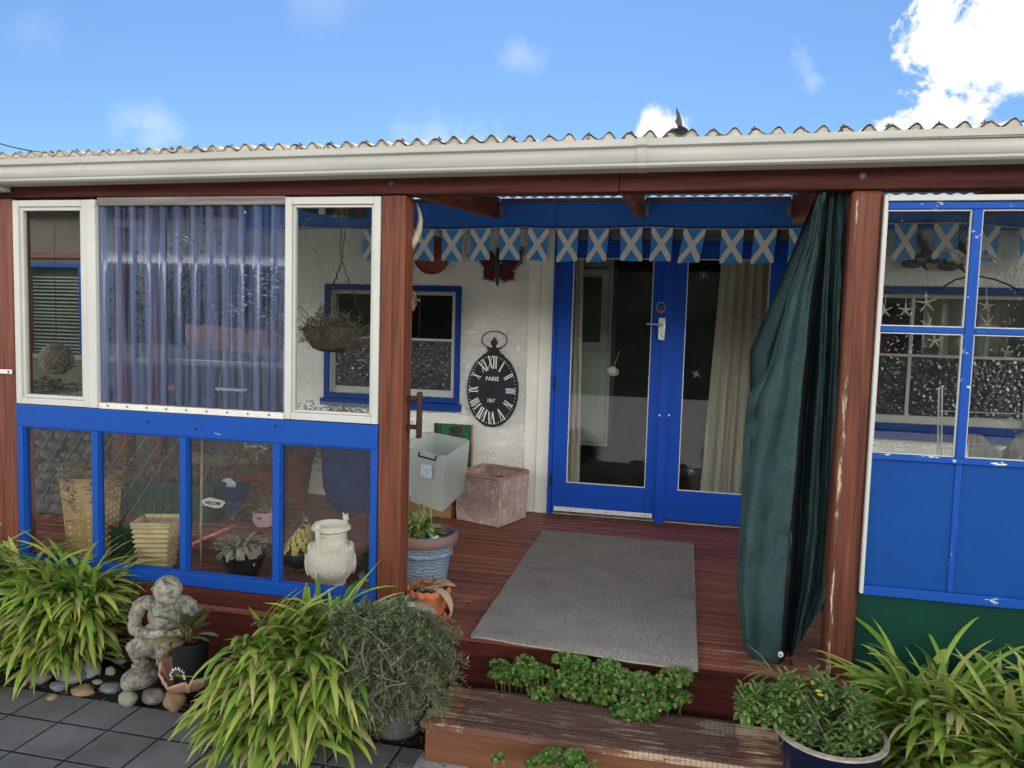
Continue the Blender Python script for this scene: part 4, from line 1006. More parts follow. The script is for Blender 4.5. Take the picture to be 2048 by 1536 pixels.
def cl(u, v):
    uu = u*n0; yb = lin(bot, uu); py = 385+(yb-385)*v
    tr = 0
    for i in range(len(rows)-1):
        if rows[i] <= py <= rows[i+1]: tr = i+(py-rows[i])/(rows[i+1]-rows[i])
    px = lin([lin(k, tr) for k in K], uu)
    d = interp(dep, uu)*(.45+.55*min(1, v*2.5))
    d += .014*sin(uu*7.5+py*.004)*min(1, v*3)+.008*sin(uu*15+1+py*.006)
    d -= .09*exp(-((py-800)/70)**2)*exp(-((uu-.25)/.5)**2)
    d += .10*exp(-((py-842)/26)**2)*exp(-((uu-.15)/.35)**2)
    Y = CY+.02+d; p = P(px, py, Y=Y)
    p.y += .026*mn.noise(Vector((u*7+v*2, v*6, 1)))+.013*mn.noise(Vector((u*16, v*26+u*14, 5)))-.034*abs(mn.noise(Vector((u*10-v*3, v*9+u*6, 9))))
    return p
q.grid(cl, 96, 110)
sc_ = single(q, 'shade_cloth', 'shade_cloth', tuple(P(1570, 1320, Y=F+.12)), 'dark green shade cloth gathered and hanging beside the right post', 'cloth', smooth=180, solid=.002)
sc_['_o'] = tuple(P(1570, 1320, Y=F+.12))
# black strip painting the deep fold's shade down the groove, small white tag at its foot
q = MB(); q.grid(lambda u, v: cl((2.15+.7*u)/n0, .02+.975*v)+Vector((0, -.012, 0)), 6, 80); q.build('hem_and_fold_shade', 'black', sc_, smooth=180)
c = P(1561, 1309, Y=F+.02); q = MB(); q.ell(c, (.013, .003, .014), 16, 8); tg = q.build('tag', 'white_plastic', sc_)
text('tag_mark', 'u', .02, (c.x+.002, c.y-.004, c.z), 'black', tg, roty=1.57)
# back layer of the cloth, falling straight behind
q = MB(); q.grid(lambda u, v: P(1500+170*u if v > .4 else 1500+170*u+(.4-v)*(330*(1-u)), 390+(780+20*sin(u*7))*v, Y=F+.36+.03*sin(u*22+v)+.0*v), 40, 30)
q.build('back_layer', 'shade_cloth', sc_, smooth=180)
# ------------------------------------------------------------------ crates by the wall
def quadbox(mb, bot4, top4, th=.006, lip=.018):
    "open box between two quads (lists of 4 Vectors, ccw from above), with wall thickness"
    cb_ = sum(bot4, Vector())/4; ct = sum(top4, Vector())/4
    ib = [p+(cb_-p).normalized()*th*1.4+Vector((0, 0, th)) for p in bot4]; it = [p+(ct-p).normalized()*th*1.4 for p in top4]
    v = bot4+top4+ib+it
    f = [(3, 2, 1, 0)]+[(i, (i+1) % 4, 4+(i+1) % 4, 4+i) for i in range(4)]+[(4+i, 4+(i+1) % 4, 12+(i+1) % 4, 12+i) for i in range(4)]+[(8+i, 12+i, 12+(i+1) % 4, 8+(i+1) % 4) for i in range(4)]+[(8, 9, 10, 11)]
    mb.add(v, f)
def rimloop(mb, q4, r=.011): 
    pts = []
    for i in range(4):
        a, b_ = q4[i], q4[(i+1) % 4]; c_ = q4[(i+2) % 4]
        for t in (.08, .5, .92): pts.append(a.lerp(b_, t))
    mb.tube(pts, r, 8, closed=True)
fl_, fr_, br_, bl_ = Vector((-1.625, 5.57, .004)), Vector((-1.262, 5.43, .004)), Vector((-1.13, 5.80, .004)), Vector((-1.49, 5.93, .004))
top = [Vector((p.x, p.y, .372)) for p in (fl_, fr_, br_, bl_)]; ctr = sum(top, Vector())/4; top = [ctr+(p-ctr)*1.08+Vector((0, 0, 0)) for p in top]
rc = thing('fish_bin', tuple((fl_+fr_)/2), 'faded red plastic bin of firewood standing beside the white cover boards', 'bin')
q = MB(); quadbox(q, [fl_, fr_, br_, bl_], top, .008); q.build('body', 'red_crate', rc, bevel=.012)
q = MB(); rimloop(q, [p+Vector((0, 0, -.004)) for p in top], .014); q.build('rim', 'red_crate_rim', rc)
for a_, b__ in ((top[0], top[1]), (top[3], top[2])):
    m_ = a_.lerp(b__, .5); d_ = (b__-a_).normalized(); n_ = Vector((d_.y, -d_.x, 0)); q = MB()
    q.bar(m_-d_*.06+n_*.003-Vector((0, 0, .04)), m_+d_*.06+n_*.003-Vector((0, 0, .04)), .012, .04); q.build('grip', 'red_crate_rim', rc, bevel=.004)
def sticks(name, cx, cy, z0, n, L, sprx, label, seed):
    rr = random.Random(seed); t_ = thing(name, (cx, cy, z0), label, 'firewood')
    for k in range(n):
        a = rr.uniform(0, pi); d_ = Vector((cos(a), sin(a), rr.uniform(-.2, .2)))*L*rr.uniform(.35, .55); c_ = Vector((cx+rr.uniform(-sprx, sprx), cy+rr.uniform(-sprx, sprx), z0+.03+rr.random()*.16)); q = MB()
        q.bar(c_-d_, c_+d_, rr.uniform(.03, .06), rr.uniform(.015, .03), (rr.uniform(-.3, .3), 0, 1)); q.build('log', 'firewood', t_, bevel=.004)
sticks('firewood', -1.38, 5.68, .16, 9, .22, .07, 'split wood pieces filling the faded red bin', 3)
# cardboard box and clear tub on it
cb0 = thing('cardboard_box', (-1.85, 5.65, 0), 'brown cardboard box under the clear plastic tub', 'box')
q = MB(); ang = -.12; mm = Matrix.Translation((-1.87, 5.78, 0))@Matrix.Rotation(ang, 4, 'Z'); q.box(-.22, .22, -.17, .17, .003, .235, mm); q.build('body', 'card', cb0, bevel=.003)
q = MB(); q.box(-.23, -.225, -.17, .17, .16, .235, mm); q.box(-.22, .22, -.178, -.172, .20, .236, mm); q.build('flap', 'card', cb0)
zr = .62
rim = [P(800, 893, Z=zr), P(890, 915, Z=zr), P(940, 881, Z=zr), P(851, 864, Z=zr)]
q_c = sum(rim, Vector())/4
base = [q_c+(p-q_c)*.88 for p in rim]; base = [Vector((p.x, p.y, .240)) for p in base]
ct = thing('storage_tub', tuple(Vector((q_c.x, q_c.y, .24))), 'translucent clear plastic tub with kindling standing on the cardboard box', 'tub')
q = MB(); quadbox(q, base, rim, .004); q.build('body', 'clear_plastic', ct, bevel=.012)
q = MB(); rimloop(q, rim, .008); q.build('rim', 'clear_plastic', ct)
m_ = rim[0].lerp(rim[1], .66); d_ = (rim[1]-rim[0]).normalized(); n_ = Vector((d_.y, -d_.x, 0))
q = MB(); q.tube([m_-d_*.10+n_*.004+Vector((0, 0, -.0)), m_-d_*.10+n_*.016-Vector((0, 0, .03)), m_+d_*.09+n_*.016-Vector((0, 0, .03)), m_+d_*.09+n_*.004], .006, 8); q.build('handle', 'black', ct)
q = MB(); c_ = m_-d_*.02+n_*.003-Vector((0, 0, .12)); q.bar(c_-d_*.06-n_*.0, c_+d_*.06, .003, .085); lbp = q.build('label', 'label_paper', ct)
sticks('kindling', q_c.x, q_c.y, .245, 10, .28, .07, 'rough sticks lying in the clear plastic tub', 8)
pt = thing('painted_board', (-1.63, 5.98, 0), 'green forest painting leaning on the wall behind the clear tub', 'painting')
a0, a1 = P(868, 846, Y=5.97), P(946, 850, Y=5.97)
q = MB(); q.box(a0.x, a1.x-.012, 5.972, 5.984, .25, a0.z); q.build('panel', 'painting', pt)
q = MB(); q.box(a1.x-.010, a1.x, 5.965, 5.99, .12, a0.z+.002); q.build('edge', 'raw_wood', pt)
# ------------------------------------------------------------------ pots beside the middle post
def leafblade(mb, root, az, el0, el1, L, wd, seg=6, fold=.25, t0=0.0, twist=0.0, shape=None, side=0.0):
    "arching leaf: elevation goes from el0 to el1 (radians above horizon)"
    p = Vector(root); vs = []; ts = []; fs = []
    for i in range(seg+1):
        t = i/seg; el = el0+(el1-el0)*t; a = az+side*t
        d = Vector((cos(a)*cos(el), sin(a)*cos(el), sin(el)))
        sd_ = Vector((-sin(a), cos(a), 0)); nn = sd_.cross(d)
        tw = twist*t; s2 = sd_*cos(tw)+nn*sin(tw); n2 = nn*cos(tw)-sd_*sin(tw)
        wv = (shape(t) if shape else (min(1, .55+t*1.5) if t < .6 else max(.04, 1-((t-.6)/.4)**2)))*wd/2
        vs += [p-s2*wv, p-n2*wv*fold, p+s2*wv]; ts += [t]*3
        if i < seg: p = p+d*(L/seg)
    for i in range(seg):
        k = 3*i; fs += [(k, k+1, k+4, k+3), (k+1, k+2, k+5, k+4)]
    mb.add(vs, fs, ts)
    return p
oval_ = lambda t: max(.03, sin(pi*min(1, max(0, t*.94+.03)))**.8)
def foliage(name, mat, parent, fn, n, seed):
    rr = random.Random(seed); q = MB()
    for k in range(n): fn(q, rr, k)
    return q.build(name, mat, parent, smooth=180, flip=False)
pc = Vector((-1.395, 4.06, 0))
pc.x = P(848, 1100, Y=4.06).x
bp = thing('plant_pot', tuple(pc), 'large blue relief pot with copper rim beside the middle post', 'plant pot', None)
zr = P(848, 1060, Y=4.06).z
prof_ = [(.115, 0), (.128, .01), (.136, .1), (.150, zr*.55), (.158, zr*.62), (.166, zr*.64), (.160, zr*.68), (.172, zr-.07)]
q = MB(); q.lathe(prof_, tuple(pc), 56); q.build('body', 'glazed_blue_relief', bp)
q = MB(); q.lathe([(.172, zr-.069), (.186, zr-.055), (.193, zr-.03), (.190, zr-.008), (.180, zr), (.168, zr-.006), (.160, zr-.03), (.155, zr-.08), (.15, zr-.12)], tuple(pc), 56); q.build('rim', 'pot_rim_copper', bp)
q = MB(); q.lathe([(.156, zr-.085), (.1, zr-.075), (0, zr-.07)], tuple(pc), 24); q.build('soil', 'soil', bp)
pp = thing('leafy_plant', (pc.x, pc.y, zr-.07), 'tangled pale green leafy plant growing in the large blue pot', 'plant')
def fpl(q, rr, k):
    a = rr.uniform(0, 2*pi); r = rr.uniform(0, .09); root = (pc.x-.045+r*cos(a), pc.y+r*sin(a), zr-.07+rr.uniform(0, .12))
    leafblade(q, root, a, rr.uniform(.2, 1.1), rr.uniform(-1.4, .1), rr.uniform(.06, .12), rr.uniform(.026, .042), 5, .3, shape=oval_, twist=rr.uniform(-.7, .7))
foliage('foliage', 'pot_leaf', pp, fpl, 150, 5)
def fst(q, rr, k):
    a = rr.uniform(0, 2*pi); q.tube([(pc.x-.03+.05*cos(a), pc.y+.05*sin(a), zr-.07), (pc.x-.03+.07*cos(a), pc.y+.07*sin(a), zr+.05), (pc.x-.03+.08*cos(a+.5), pc.y+.07*sin(a), zr+rr.uniform(.09, .2))], [.004, .003, .002], 5)
foliage('stem', 'pot_leaf', pp, fst, 14, 6)
rr = random.Random(12)
pb_ = thing('white_shell', (pc.x+.06, pc.y-.05, zr-.07), 'heap of white shells and stones in the rim of the blue pot', 'shells')
for k in range(9):
    a = rr.uniform(-1.2, .9); q = MB(); q.ell((pc.x+.06+.06*rr.random()*cos(a), pc.y-.04+.08*sin(a)*rr.random(), zr-.05+rr.uniform(0, .03)), (.028, .02, .012), 10, 6, Matrix.Rotation(rr.uniform(0, 3), 4, 'X')@Matrix.Rotation(rr.uniform(0, 3), 4, 'Z'), .5, k); q.build('shell', 'white_plastic', pb_)
# small terracotta-coloured pot in a saucer
sp_ = Vector((P(856, 1230, Y=3.66).x, 3.66, 0))
sa = thing('saucer', tuple(sp_), 'red plastic saucer under the small orange pot', 'saucer')
q = MB(); sc2 = sp_+Vector((.018, -.01, 0)); q.lathe([(.083, .002), (.095, .004), (.104, .036), (.101, .036), (.092, .008), (0, .007)], tuple(sc2), 40); q.build('dish', 'red_plastic', sa)
so_ = thing('plant_pot', tuple(sp_+Vector((0, 0, .008))), 'small orange pot with scalloped rim and dead plant in a red saucer', 'plant pot')
zt2 = P(856, 1172, Y=3.66).z
q = MB(); q.lathe([(.072, .009), (.078, .015), (.094, zt2-.035), (.100, zt2-.03), (.113, zt2-.028), (.113, zt2-.018), (.108, zt2), (.101, zt2), (.096, zt2-.03), (.088, .05)], tuple(sp_), 64, fn=lambda r, z, a, i: ((r+.004*sin(a*14) if r > .105 else r), z+(.004*sin(a*14+1) if r > .1 else 0))); q.build('body', 'orange_plastic', so_)
q = MB(); q.lathe([(.094, zt2-.04), (.04, zt2-.03), (0, zt2-.03)], tuple(sp_), 20); q.build('soil', 'soil', so_)
dp_ = thing('dead_plant', tuple(sp_+Vector((0, 0, zt2-.03))), 'withered plant with long yellow dead leaves in the small orange pot', 'plant')
q = MB(); sh = lambda t: max(.05, sin(pi*min(1, t*.9+.07)))
leafblade(q, sp_+Vector((.0, -.03, zt2-.01)), -.3, .5, -2.0, .24, .055, 9, .3, shape=sh); leafblade(q, sp_+Vector((.04, -.01, zt2)), .0, .7, -.6, .12, .06, 7, .4, shape=sh)
leafblade(q, sp_+Vector((-.04, -.04, zt2-.01)), .2, .3, .0, .16, .03, 6, .4, shape=sh); leafblade(q, sp_+Vector((.02, .0, zt2)), .4, .9, -1.2, .13, .05, 7, .3, shape=sh)
q.build('leaf', 'dead_pale', dp_, smooth=180, flip=False)
def fdd(q, rr, k):
    a = rr.uniform(0, 6.3); c_ = sp_+Vector((.06*rr.random()*cos(a), .06*rr.random()*sin(a), zt2-.02)); a = rr.uniform(0, 6.3)
    q.tube([c_, c_+Vector((.05*cos(a), .05*sin(a), .015)), c_+Vector((.09*cos(a+.3), .09*sin(a+.3), rr.uniform(-.01, .04)))], [.004, .003, .0015], 5)
foliage('stem', 'dead', dp_, fdd, 26, 9)
q = MB(); q.tube([sp_+Vector((-.08, -.06, zt2)), sp_+Vector((-.13, -.09, zt2-.01)), sp_+Vector((-.135, -.1, zt2-.08)), sp_+Vector((-.10, -.1, .03))], .0018, 5); q.build('tendril', 'dead_pale', dp_)
# ------------------------------------------------------------------ things on the deck behind the left screens
def sqpot(mb, c, wb, wt, h, ang, th=.012, n=1, wave=None):
    "square tapered planter: closed rings up the outside, lip, then down inside"
    prof = [(wb/2, 0)]; K_ = max(1, n)
    for i in range(1, K_+1):
        t = i/K_; prof.append((wb/2+(wt-wb)/2*t+(wave(t) if wave else 0), h*t))
    prof += [(wt/2-th, h), (wt/2-th, h-.05)]
    vs = []; fs = []; m_ = Matrix.Rotation(ang, 3, 'Z'); M_ = 12
    for (r, z) in prof:
        for s_ in range(4):
            for k in range(M_):
                u = -1+2*k/M_; x, y = [(u*r, -r), (r, u*r), (-u*r, r), (-r, -u*r)][s_]
                vs.append(Vector(c)+m_ @ Vector((x, y, z)))
    q = 4*M_
    for i in range(len(prof)-1):
        for j in range(q): fs.append((i*q+j, i*q+(j+1) % q, (i+1)*q+(j+1) % q, (i+1)*q+j))
    fs.append(tuple(range(q))[::-1]); fs.append(tuple((len(prof)-1)*q+j for j in range(q)))
    mb.add(vs, fs)
def twigs(name, mat, parent, c, n, r, h, seed, curl=.6, thick=.002, leaves=0, lw=.012, ll=.03, lmat=None, droop=0.0):
    rr = random.Random(seed); q = MB(); lq = MB(); c = Vector(c)
    for k in range(n):
        a = rr.uniform(0, 2*pi); p = c+Vector((r*.5*rr.random()*cos(a), r*.5*rr.random()*sin(a), 0)); pts = [p.copy()]
        d = Vector((cos(a)*rr.uniform(.1, 1), sin(a)*rr.uniform(.1, 1), rr.uniform(.6, 1.4)))
        for i in range(5):
            d = (d+Vector((rr.uniform(-curl, curl), rr.uniform(-curl, curl), rr.uniform(-curl, curl*.6)-droop*i*.35))).normalized(); p = p+d*h/5*rr.uniform(.6, 1.2); pts.append(p.copy())
            for _ in range(leaves if i else 0): leafblade(lq, p+Vector((rr.uniform(-.01, .01),)*3), rr.uniform(0, 6.3), rr.uniform(-.5, 1), rr.uniform(-1.4, .4), ll*rr.uniform(.6, 1.4), lw, 3, .4, shape=oval_)
        q.tube(pts, [thick*(1.4-i*.2) for i in range(6)], 4)
    o = q.build(name, mat, parent, smooth=180)
    if leaves: lq.build('foliage', lmat or mat, parent, smooth=180, flip=False)
    return o
c = Vector((P(186, 1115, Y=4.02).x, 4.02, 0)); hh = P(186, 958, Y=3.93).z
t = thing('planter', tuple(c), 'tall tan square planter with raised studs behind the left lower pane', 'planter')
q = MB(); sqpot(q, c, .20, .265, hh, .32, n=6); q.build('body', 'tan_ceramic', t, bevel=.003)
q = MB(); m_ = Matrix.Rotation(.32, 3, 'Z')
for s_ in range(2):
    for i in range(11):
        for k in range(4):
            z = .04+(hh-.09)*i/10; r = (.20+.065*z/hh)/2; u = (-.72+.48*k)*r
            v = Vector((u, -r, 0)) if s_ == 0 else Vector((r, u, 0)); q.ell(c+m_ @ v+Vector((0, 0, z)), (.010, .010, .009), 6, 4)
q.build('studs', 'rib_ceramic', t, smooth=180)
q = MB(); sqpot(q, c+Vector((0, 0, hh-.02)), .262, .285, .022, .32); q.build('rim', 'tan_ceramic', t, bevel=.003)
d_ = thing('dead_plant', tuple(c+Vector((0, 0, hh))), 'dry brown dead plant spilling over the tall studded planter', 'plant')
twigs('stem', 'dead', d_, c+Vector((0, 0, hh-.03)), 26, .16, .30, 3, .9, .002, 2, .02, .05, 'dead', .5)
twigs('trailing_stem', 'dead', d_, c+Vector((-.12, -.08, hh-.02)), 12, .1, .5, 4, .5, .002, 2, .02, .05, 'dead', 1.4)
c = Vector((P(308, 1142, Y=3.90).x, 3.93, 0)); hh2 = P(310, 1048, Y=3.84).z
t = thing('planter', tuple(c), 'cream square planter with wavy ribs behind the second pane', 'planter')
q = MB(); sqpot(q, c, .155, .215, hh2, .30, n=72, wave=lambda t: .006*sin(t*2*pi*10)*(t < .97)); ob = q.build('body', 'rib_ceramic', t, smooth=60)
q = MB(); sqpot(q, c+Vector((0, 0, hh2-.012)), .222, .226, .018, .30); q.build('rim', 'rib_ceramic', t, bevel=.003)
q = MB(); q.box(-.09, .09, -.09, .09, 0, .01, Matrix.Translation(c+Vector((0, 0, hh2-.03)))@Matrix.Rotation(.3, 4, 'Z')); q.build('soil', 'soil', t)
d_ = thing('dead_twigs', tuple(c+Vector((0, 0, hh2-.02))), 'few bare twigs in the cream ribbed planter', 'plant'); twigs('twig', 'dead', d_, c+Vector((-.03, 0, hh2-.03)), 7, .1, .2, 9, .4)
c = Vector((P(248, 1110, Y=4.12).x, 4.12, 0))
t = thing('plant_pot', tuple(c), 'plain dark green plastic pot between the two square planters', 'plant pot'); q = MB(); q.lathe([(.07, 0), (.092, .17), (.098, .172), (.098, .19), (.09, .19), (.08, .12), (0, .12)], tuple(c), 32); q.build('body', 'green_plastic', t)
# low trough of dry plants behind
t = thing('trough', tuple(P(330, 1055, Y=5.0)), 'long dark green trough of dry plants at the back of the deck', 'planter')
xa_, xb_ = P(195, 1000, Y=5.0).x, P(440, 1000, Y=5.0).x
q = MB(); q.box(xa_, xb_, 4.9, 5.2, .0, .27); q.build('body', 'green_plastic', t, bevel=.01); q = MB()
for i in range(14): q.box(xa_+.02+i*(xb_-xa_)/14, xa_+.05+i*(xb_-xa_)/14, 4.892, 4.899, .03, .25)
q.build('slats', 'green_plastic', t)
for i, (sd, lab) in enumerate([(21, 'left end'), (22, 'middle'), (23, 'right end')]):
    cc2 = Vector((xa_+(xb_-xa_)*(.2+.3*i), 5.05, .24)); d_ = thing('dry_shrub', tuple(cc2), 'dry twiggy shrub at the %s of the green trough' % lab, 'plant', 'dry shrubs in the green trough')
    twigs('stem', 'twig', d_, cc2, 34, .3, .42, sd, .7, .002, 2, .018, .03, 'dark_foliage' if i != 1 else 'dead')
# silver-leaved plant
c = Vector((P(488, 1150, Y=3.96).x, 3.96, 0))
t = thing('plant_pot', tuple(c), 'round black pot under the silver leaved plant', 'plant pot'); q = MB(); q.lathe([(.08, 0), (.115, .10), (.12, .115), (.11, .12), (.10, .09), (0, .09)], tuple(c), 32); q.build('body', 'black', t)
t = thing('silver_plant', tuple(c+Vector((0, 0, .1))), 'silver grey felty leaved plant drooping over its black pot', 'plant')
def fsl(q, rr, k):
    a = rr.uniform(0, 2*pi); top_ = k % 2
    root = c+Vector((.10*rr.random()*cos(a)-.02, .07*sin(a)*rr.random(), .13+.07*rr.random()))
    leafblade(q, root, a, rr.uniform(.2, 1.0) if top_ else .1, rr.uniform(-.6, .3) if top_ else -1.5, rr.uniform(.07, .12), rr.uniform(.024, .036), 6, .35, shape=oval_, twist=rr.uniform(-.8, .8))
foliage('foliage', 'silver_leaf', t, fsl, 170, 8)
# guinea fowl figurine
c = Vector((P(598, 1150, Y=4.1).x, 4.12, 0))
t = thing('bird_figurine', tuple(c), 'dark round metal bird ornament with yellow scalloped neck behind the urn', 'ornament')
bz = P(595, 1110, Y=4.1).z
q = MB(); q.ell(c+Vector((-.01, 0, bz)), (.115, .10, .085), 28, 18); q.build('body', 'black', t)
q = MB(); nk = P(612, 1040, Y=4.1); q.tube([c+Vector((0, 0, bz+.04)), c+Vector((.01, 0, bz+.09)), (nk.x, 4.1, nk.z-.03)], [.085, .062, .022], 18); q.build('neck', 'black', t)
q = MB()
for row in range(6):
    tt = row/5; cz_ = bz+.055+(nk.z-.04-bz-.055)*tt; cx_ = c.x+(nk.x-c.x)*tt*.9; r = .084*(1-tt)+.026*tt; n_ = 9
    for k in range(n_):
        a = 2*pi*(k+.5*(row % 2))/n_; rot = Matrix.Rotation(a, 4, 'Z')@Matrix.Rotation(-.35, 4, 'Y')
        q.ell((cx_+r*cos(a), 4.11+r*sin(a), cz_), (.006, .25*r+.003, .020), 8, 6, rot)
for k in range(9):
    a = 2*pi*k/9; q.ell((c.x-.01+.107*cos(a), 4.12+.092*sin(a), bz+.025), (.006, .022, .02), 8, 6, Matrix.Rotation(a, 4, 'Z'))
q.build('feathers', 'yellow_feather', t)
q = MB(); q.ell((nk.x, 4.1, nk.z), (.024, .022, .027), 16, 10); q.tube([(nk.x+.018, 4.1, nk.z-.002), (nk.x+.045, 4.1, nk.z-.012)], [.010, .002], 8); hd = q.build('head', 'screw', t)
q = MB(); q.ell((nk.x+.012, 4.1-.02, nk.z+.004), (.005, .004, .005), 8, 6); q.build('eye', 'white_plastic', hd)
q = MB()
for k in range(9): q.tube([(nk.x-.005, 4.1, nk.z+.02), (nk.x-.02-.012*k*.5, 4.1+.01*sin(k*3), nk.z+.05-.002*k)], [.003, .001], 5)
q.build('crest', 'screw', hd)
for s_ in (-1, 1):
    q = MB(); q.tube([(c.x+.03*s_, 4.12, bz-.07), (c.x+.03*s_, 4.12, .005)], .006, 6); q.tube([(c.x+.03*s_, 4.12, .006), (c.x+.03*s_, 4.07, .006)], .005, 6); q.build('leg', 'black_iron', t)
# urn
yu = 3.97; c = Vector((P(661, 1185, Y=yu).x, yu, 0)); zt = P(663, 1047, Y=yu).z; k = zt/.39
up_ = [(.085, 0), (.09, .012), (.082, .02), (.10, .045), (.128, .085), (.140, .13), (.141, .18), (.132, .218), (.130, .222), (.134, .226), (.120, .248), (.098, .262), (.084, .270), (.086, .276), (.083, .282), (.086, .325), (.090, .332), (.086, .338), (.100, .350), (.112, .358), (.110, .372), (.102, .385), (.092, .392), (.086, .386), (.076, .35), (.07, .30), (0, .28)]
t = thing('urn', tuple(c), 'cream white garden urn with relief figures and animal head handles', 'urn')
q = MB(); q.lathe([(r*.97, z*k) for r, z in up_], tuple(c), 72, fn=lambda r, z, a, i: (r+(.0025*sin(a*28) if 13 <= i <= 15 else (.003*sin(a*20) if i in (3, 4, 19, 20) else 0)), z)); ub = q.build('body', 'urn_white', t)
q = MB()
for i in range(22):
    a = 2*pi*i/22; q.ell(c+Vector((.118*cos(a), .118*sin(a), .243*k)), (.012, .012, .016), 8, 6)
rr = random.Random(5)
for i in range(9):      # simple relief figures: torso, head, two legs, arms, and drapery squiggles
    a = 2*pi*i/9+.2; rad = .137; z0 = .14*k
    def U(dx, z, r_=rad): return c+Vector((r_*cos(a+dx/.13), r_*sin(a+dx/.13), z0+z))
    q.ell(U(0, .045), (.008, .008, .010), 8, 6); q.tube([U(0, .035), U(.003, .0), U(0, -.015)], [.007, .010, .008], 6)
    q.tube([U(-.003, -.01), U(-.012, -.03), U(-.008*(1 if i % 2 else -1), -.06, .128)], [.006, .005, .004], 6); q.tube([U(.004, -.01), U(.014, -.03), U(.02, -.06, .128)], [.006, .005, .004], 6)
    q.tube([U(0, .03), U(-.02, .02), U(-.028, .04*(1 if i % 2 else -.1))], [.005, .004, .003], 6); q.tube([U(0, .03), U(.02, .02), U(.03, .035*(-.2 if i % 3 else 1))], [.005, .004, .003], 6)
q.build('relief', 'urn_white', ub)
for s_ in (0, 1):
    az = radians(-100 if s_ == 0 else 75)
    def V(r, z): return c+Vector((r*cos(az), r*sin(az), z*k))
    q = MB(); q.tube([V(.118, .25), V(.122, .27), V(.116, .30), V(.122, .33), V(.128, .36), V(.122, .395)], [.009, .012, .014, .014, .013, .012], 10)
    q.ell(V(.126, .40), (.017, .017, .02), 12, 8); q.ell(V(.142, .388), (.010, .010, .010), 8, 6)
    sdv = Vector((-sin(az), cos(az), 0))
    for e_ in (-1, 1): q.tube([V(.122, .412)+sdv*.012*e_, V(.122, .435)+sdv*.017*e_], [.005, .001], 6)
    q.build('handle', 'urn_white', t)
# small dark pot in pale blue saucer
c = Vector((P(742, 1165, Y=4.1).x, 4.12, 0))
t = thing('saucer', tuple(c), 'light blue saucer behind the lower right corner pane', 'saucer'); q = MB(); q.lathe([(.05, .002), (.075, .004), (.082, .022), (.078, .022), (.07, .008), (0, .007)], tuple(c), 32); q.build('dish', 'label_paper', t)
t = thing('plant_pot', tuple(c+Vector((0, 0, .008))), 'small dark green pot standing in the light blue saucer', 'plant pot'); q = MB(); q.lathe([(.04, .009), (.055, .13), (.06, .132), (.06, .145), (.052, .145), (.05, .11), (0, .11)], tuple(c), 28); q.build('body', 'green_plastic', t)
t = thing('straggly_grass', tuple(c+Vector((0, 0, .12))), 'straggly yellow green grass in the small dark pot', 'plant')
def fgr(q, rr, k):
    a = rr.uniform(0, 6.3); leafblade(q, c+Vector((0, 0, .12)), a, 1.35, rr.uniform(-.8, .6), rr.uniform(.15, .36), .005, 7, .3)
foliage('foliage', 'pot_leaf', t, fgr, 22, 4)
# pink pot, blue bin, big blue pot, terracotta bowls
c = Vector((P(528, 1045, Y=4.9).x, 4.9, .02))
t = thing('plant_pot', tuple(c), 'small pink pot with a trailing plant on the deck behind the third pane', 'plant pot'); q = MB(); q.lathe([(.055, 0), (.075, .03), (.078, .10), (.072, .105), (.068, .08), (0, .08)], tuple(c), 32); q.build('body', 'pink_pot', t)
d_ = thing('trailing_plant', tuple(c+Vector((0, 0, .09))), 'trailing half dry plant in the small pink pot', 'plant'); twigs('stem', 'dead', d_, c+Vector((0, 0, .08)), 22, .1, .32, 31, .8, .002, 3, .02, .04, 'beet_leaf', .2)
c = Vector((P(462, 1035, Y=5.15).x, 5.15, 0))
t = thing('bucket', tuple(c), 'square dark blue bucket behind the welcome sign', 'bucket'); q = MB(); sqpot(q, c, .17, .22, .24, .2); q.build('body', 'deep_blue', t, bevel=.006)
c2 = P(457, 968, Y=5.1); q = MB(); q.ell(c2, (.06, .02, .045), 16, 10, None, .2, 3); single(q, 'pale_stone', 'label_paper', tuple(c2-Vector((0, 0, .045))), 'pale blue painted stone resting on the dark blue bucket', 'stone')
c = Vector((P(706, 1022, Y=5.62).x, 5.62, 0)); zt = P(700, 882, Y=5.62).z
t = thing('plant_pot', tuple(c), 'very large glossy dark blue pot behind the right lower pane', 'plant pot')
q = MB(); q.lathe([(.13, 0), (.16, .02), (.205, .10), (.235, .2), (.245, .32), (.25, zt-.04), (.262, zt-.03), (.262, zt), (.245, zt), (.235, zt-.05), (0, zt-.08)], tuple(c), 56); q.build('body', 'deep_blue', t)
d_ = thing('dark_succulent', tuple(c+Vector((0, 0, zt-.06))), 'dark reddish shrub growing in the very large blue pot', 'plant'); twigs('stem', 'twig', d_, c+Vector((0, 0, zt-.07)), 60, .38, .26, 41, .6, .002, 4, .02, .028, 'dark_foliage')
for i, (px, py, Y_, r, h, lab) in enumerate([(588, 985, 5.8, .17, .42, 'tall terracotta pot against the wall corner behind the third pane'), (512, 1000, 5.55, .24, .30, 'wide terracotta bowl planter left of the tall terracotta pot')]):
    c = Vector((P(px, py, Y=Y_).x, Y_, 0)); t = thing('plant_pot', tuple(c), lab, 'plant pot'); q = MB(); q.lathe([(r*.6, 0), (r*.95, h-.06), (r*1.05, h-.055), (r*1.05, h), (r*.93, h), (r*.9, h-.08), (0, h-.08)], tuple(c), 40); q.build('body', 'terracotta_dark', t)
    d_ = thing('potted_shrub', tuple(c+Vector((0, 0, h-.07))), ('dark leafy shrub in the tall terracotta pot', 'brown dry shrub in the wide terracotta bowl')[i], 'plant'); twigs('stem', 'twig', d_, c+Vector((0, 0, h-.08)), 50, r*1.6, .34, 50+i, .6, .002, 3, .02, .035, 'dark_foliage' if i == 0 else 'dead')
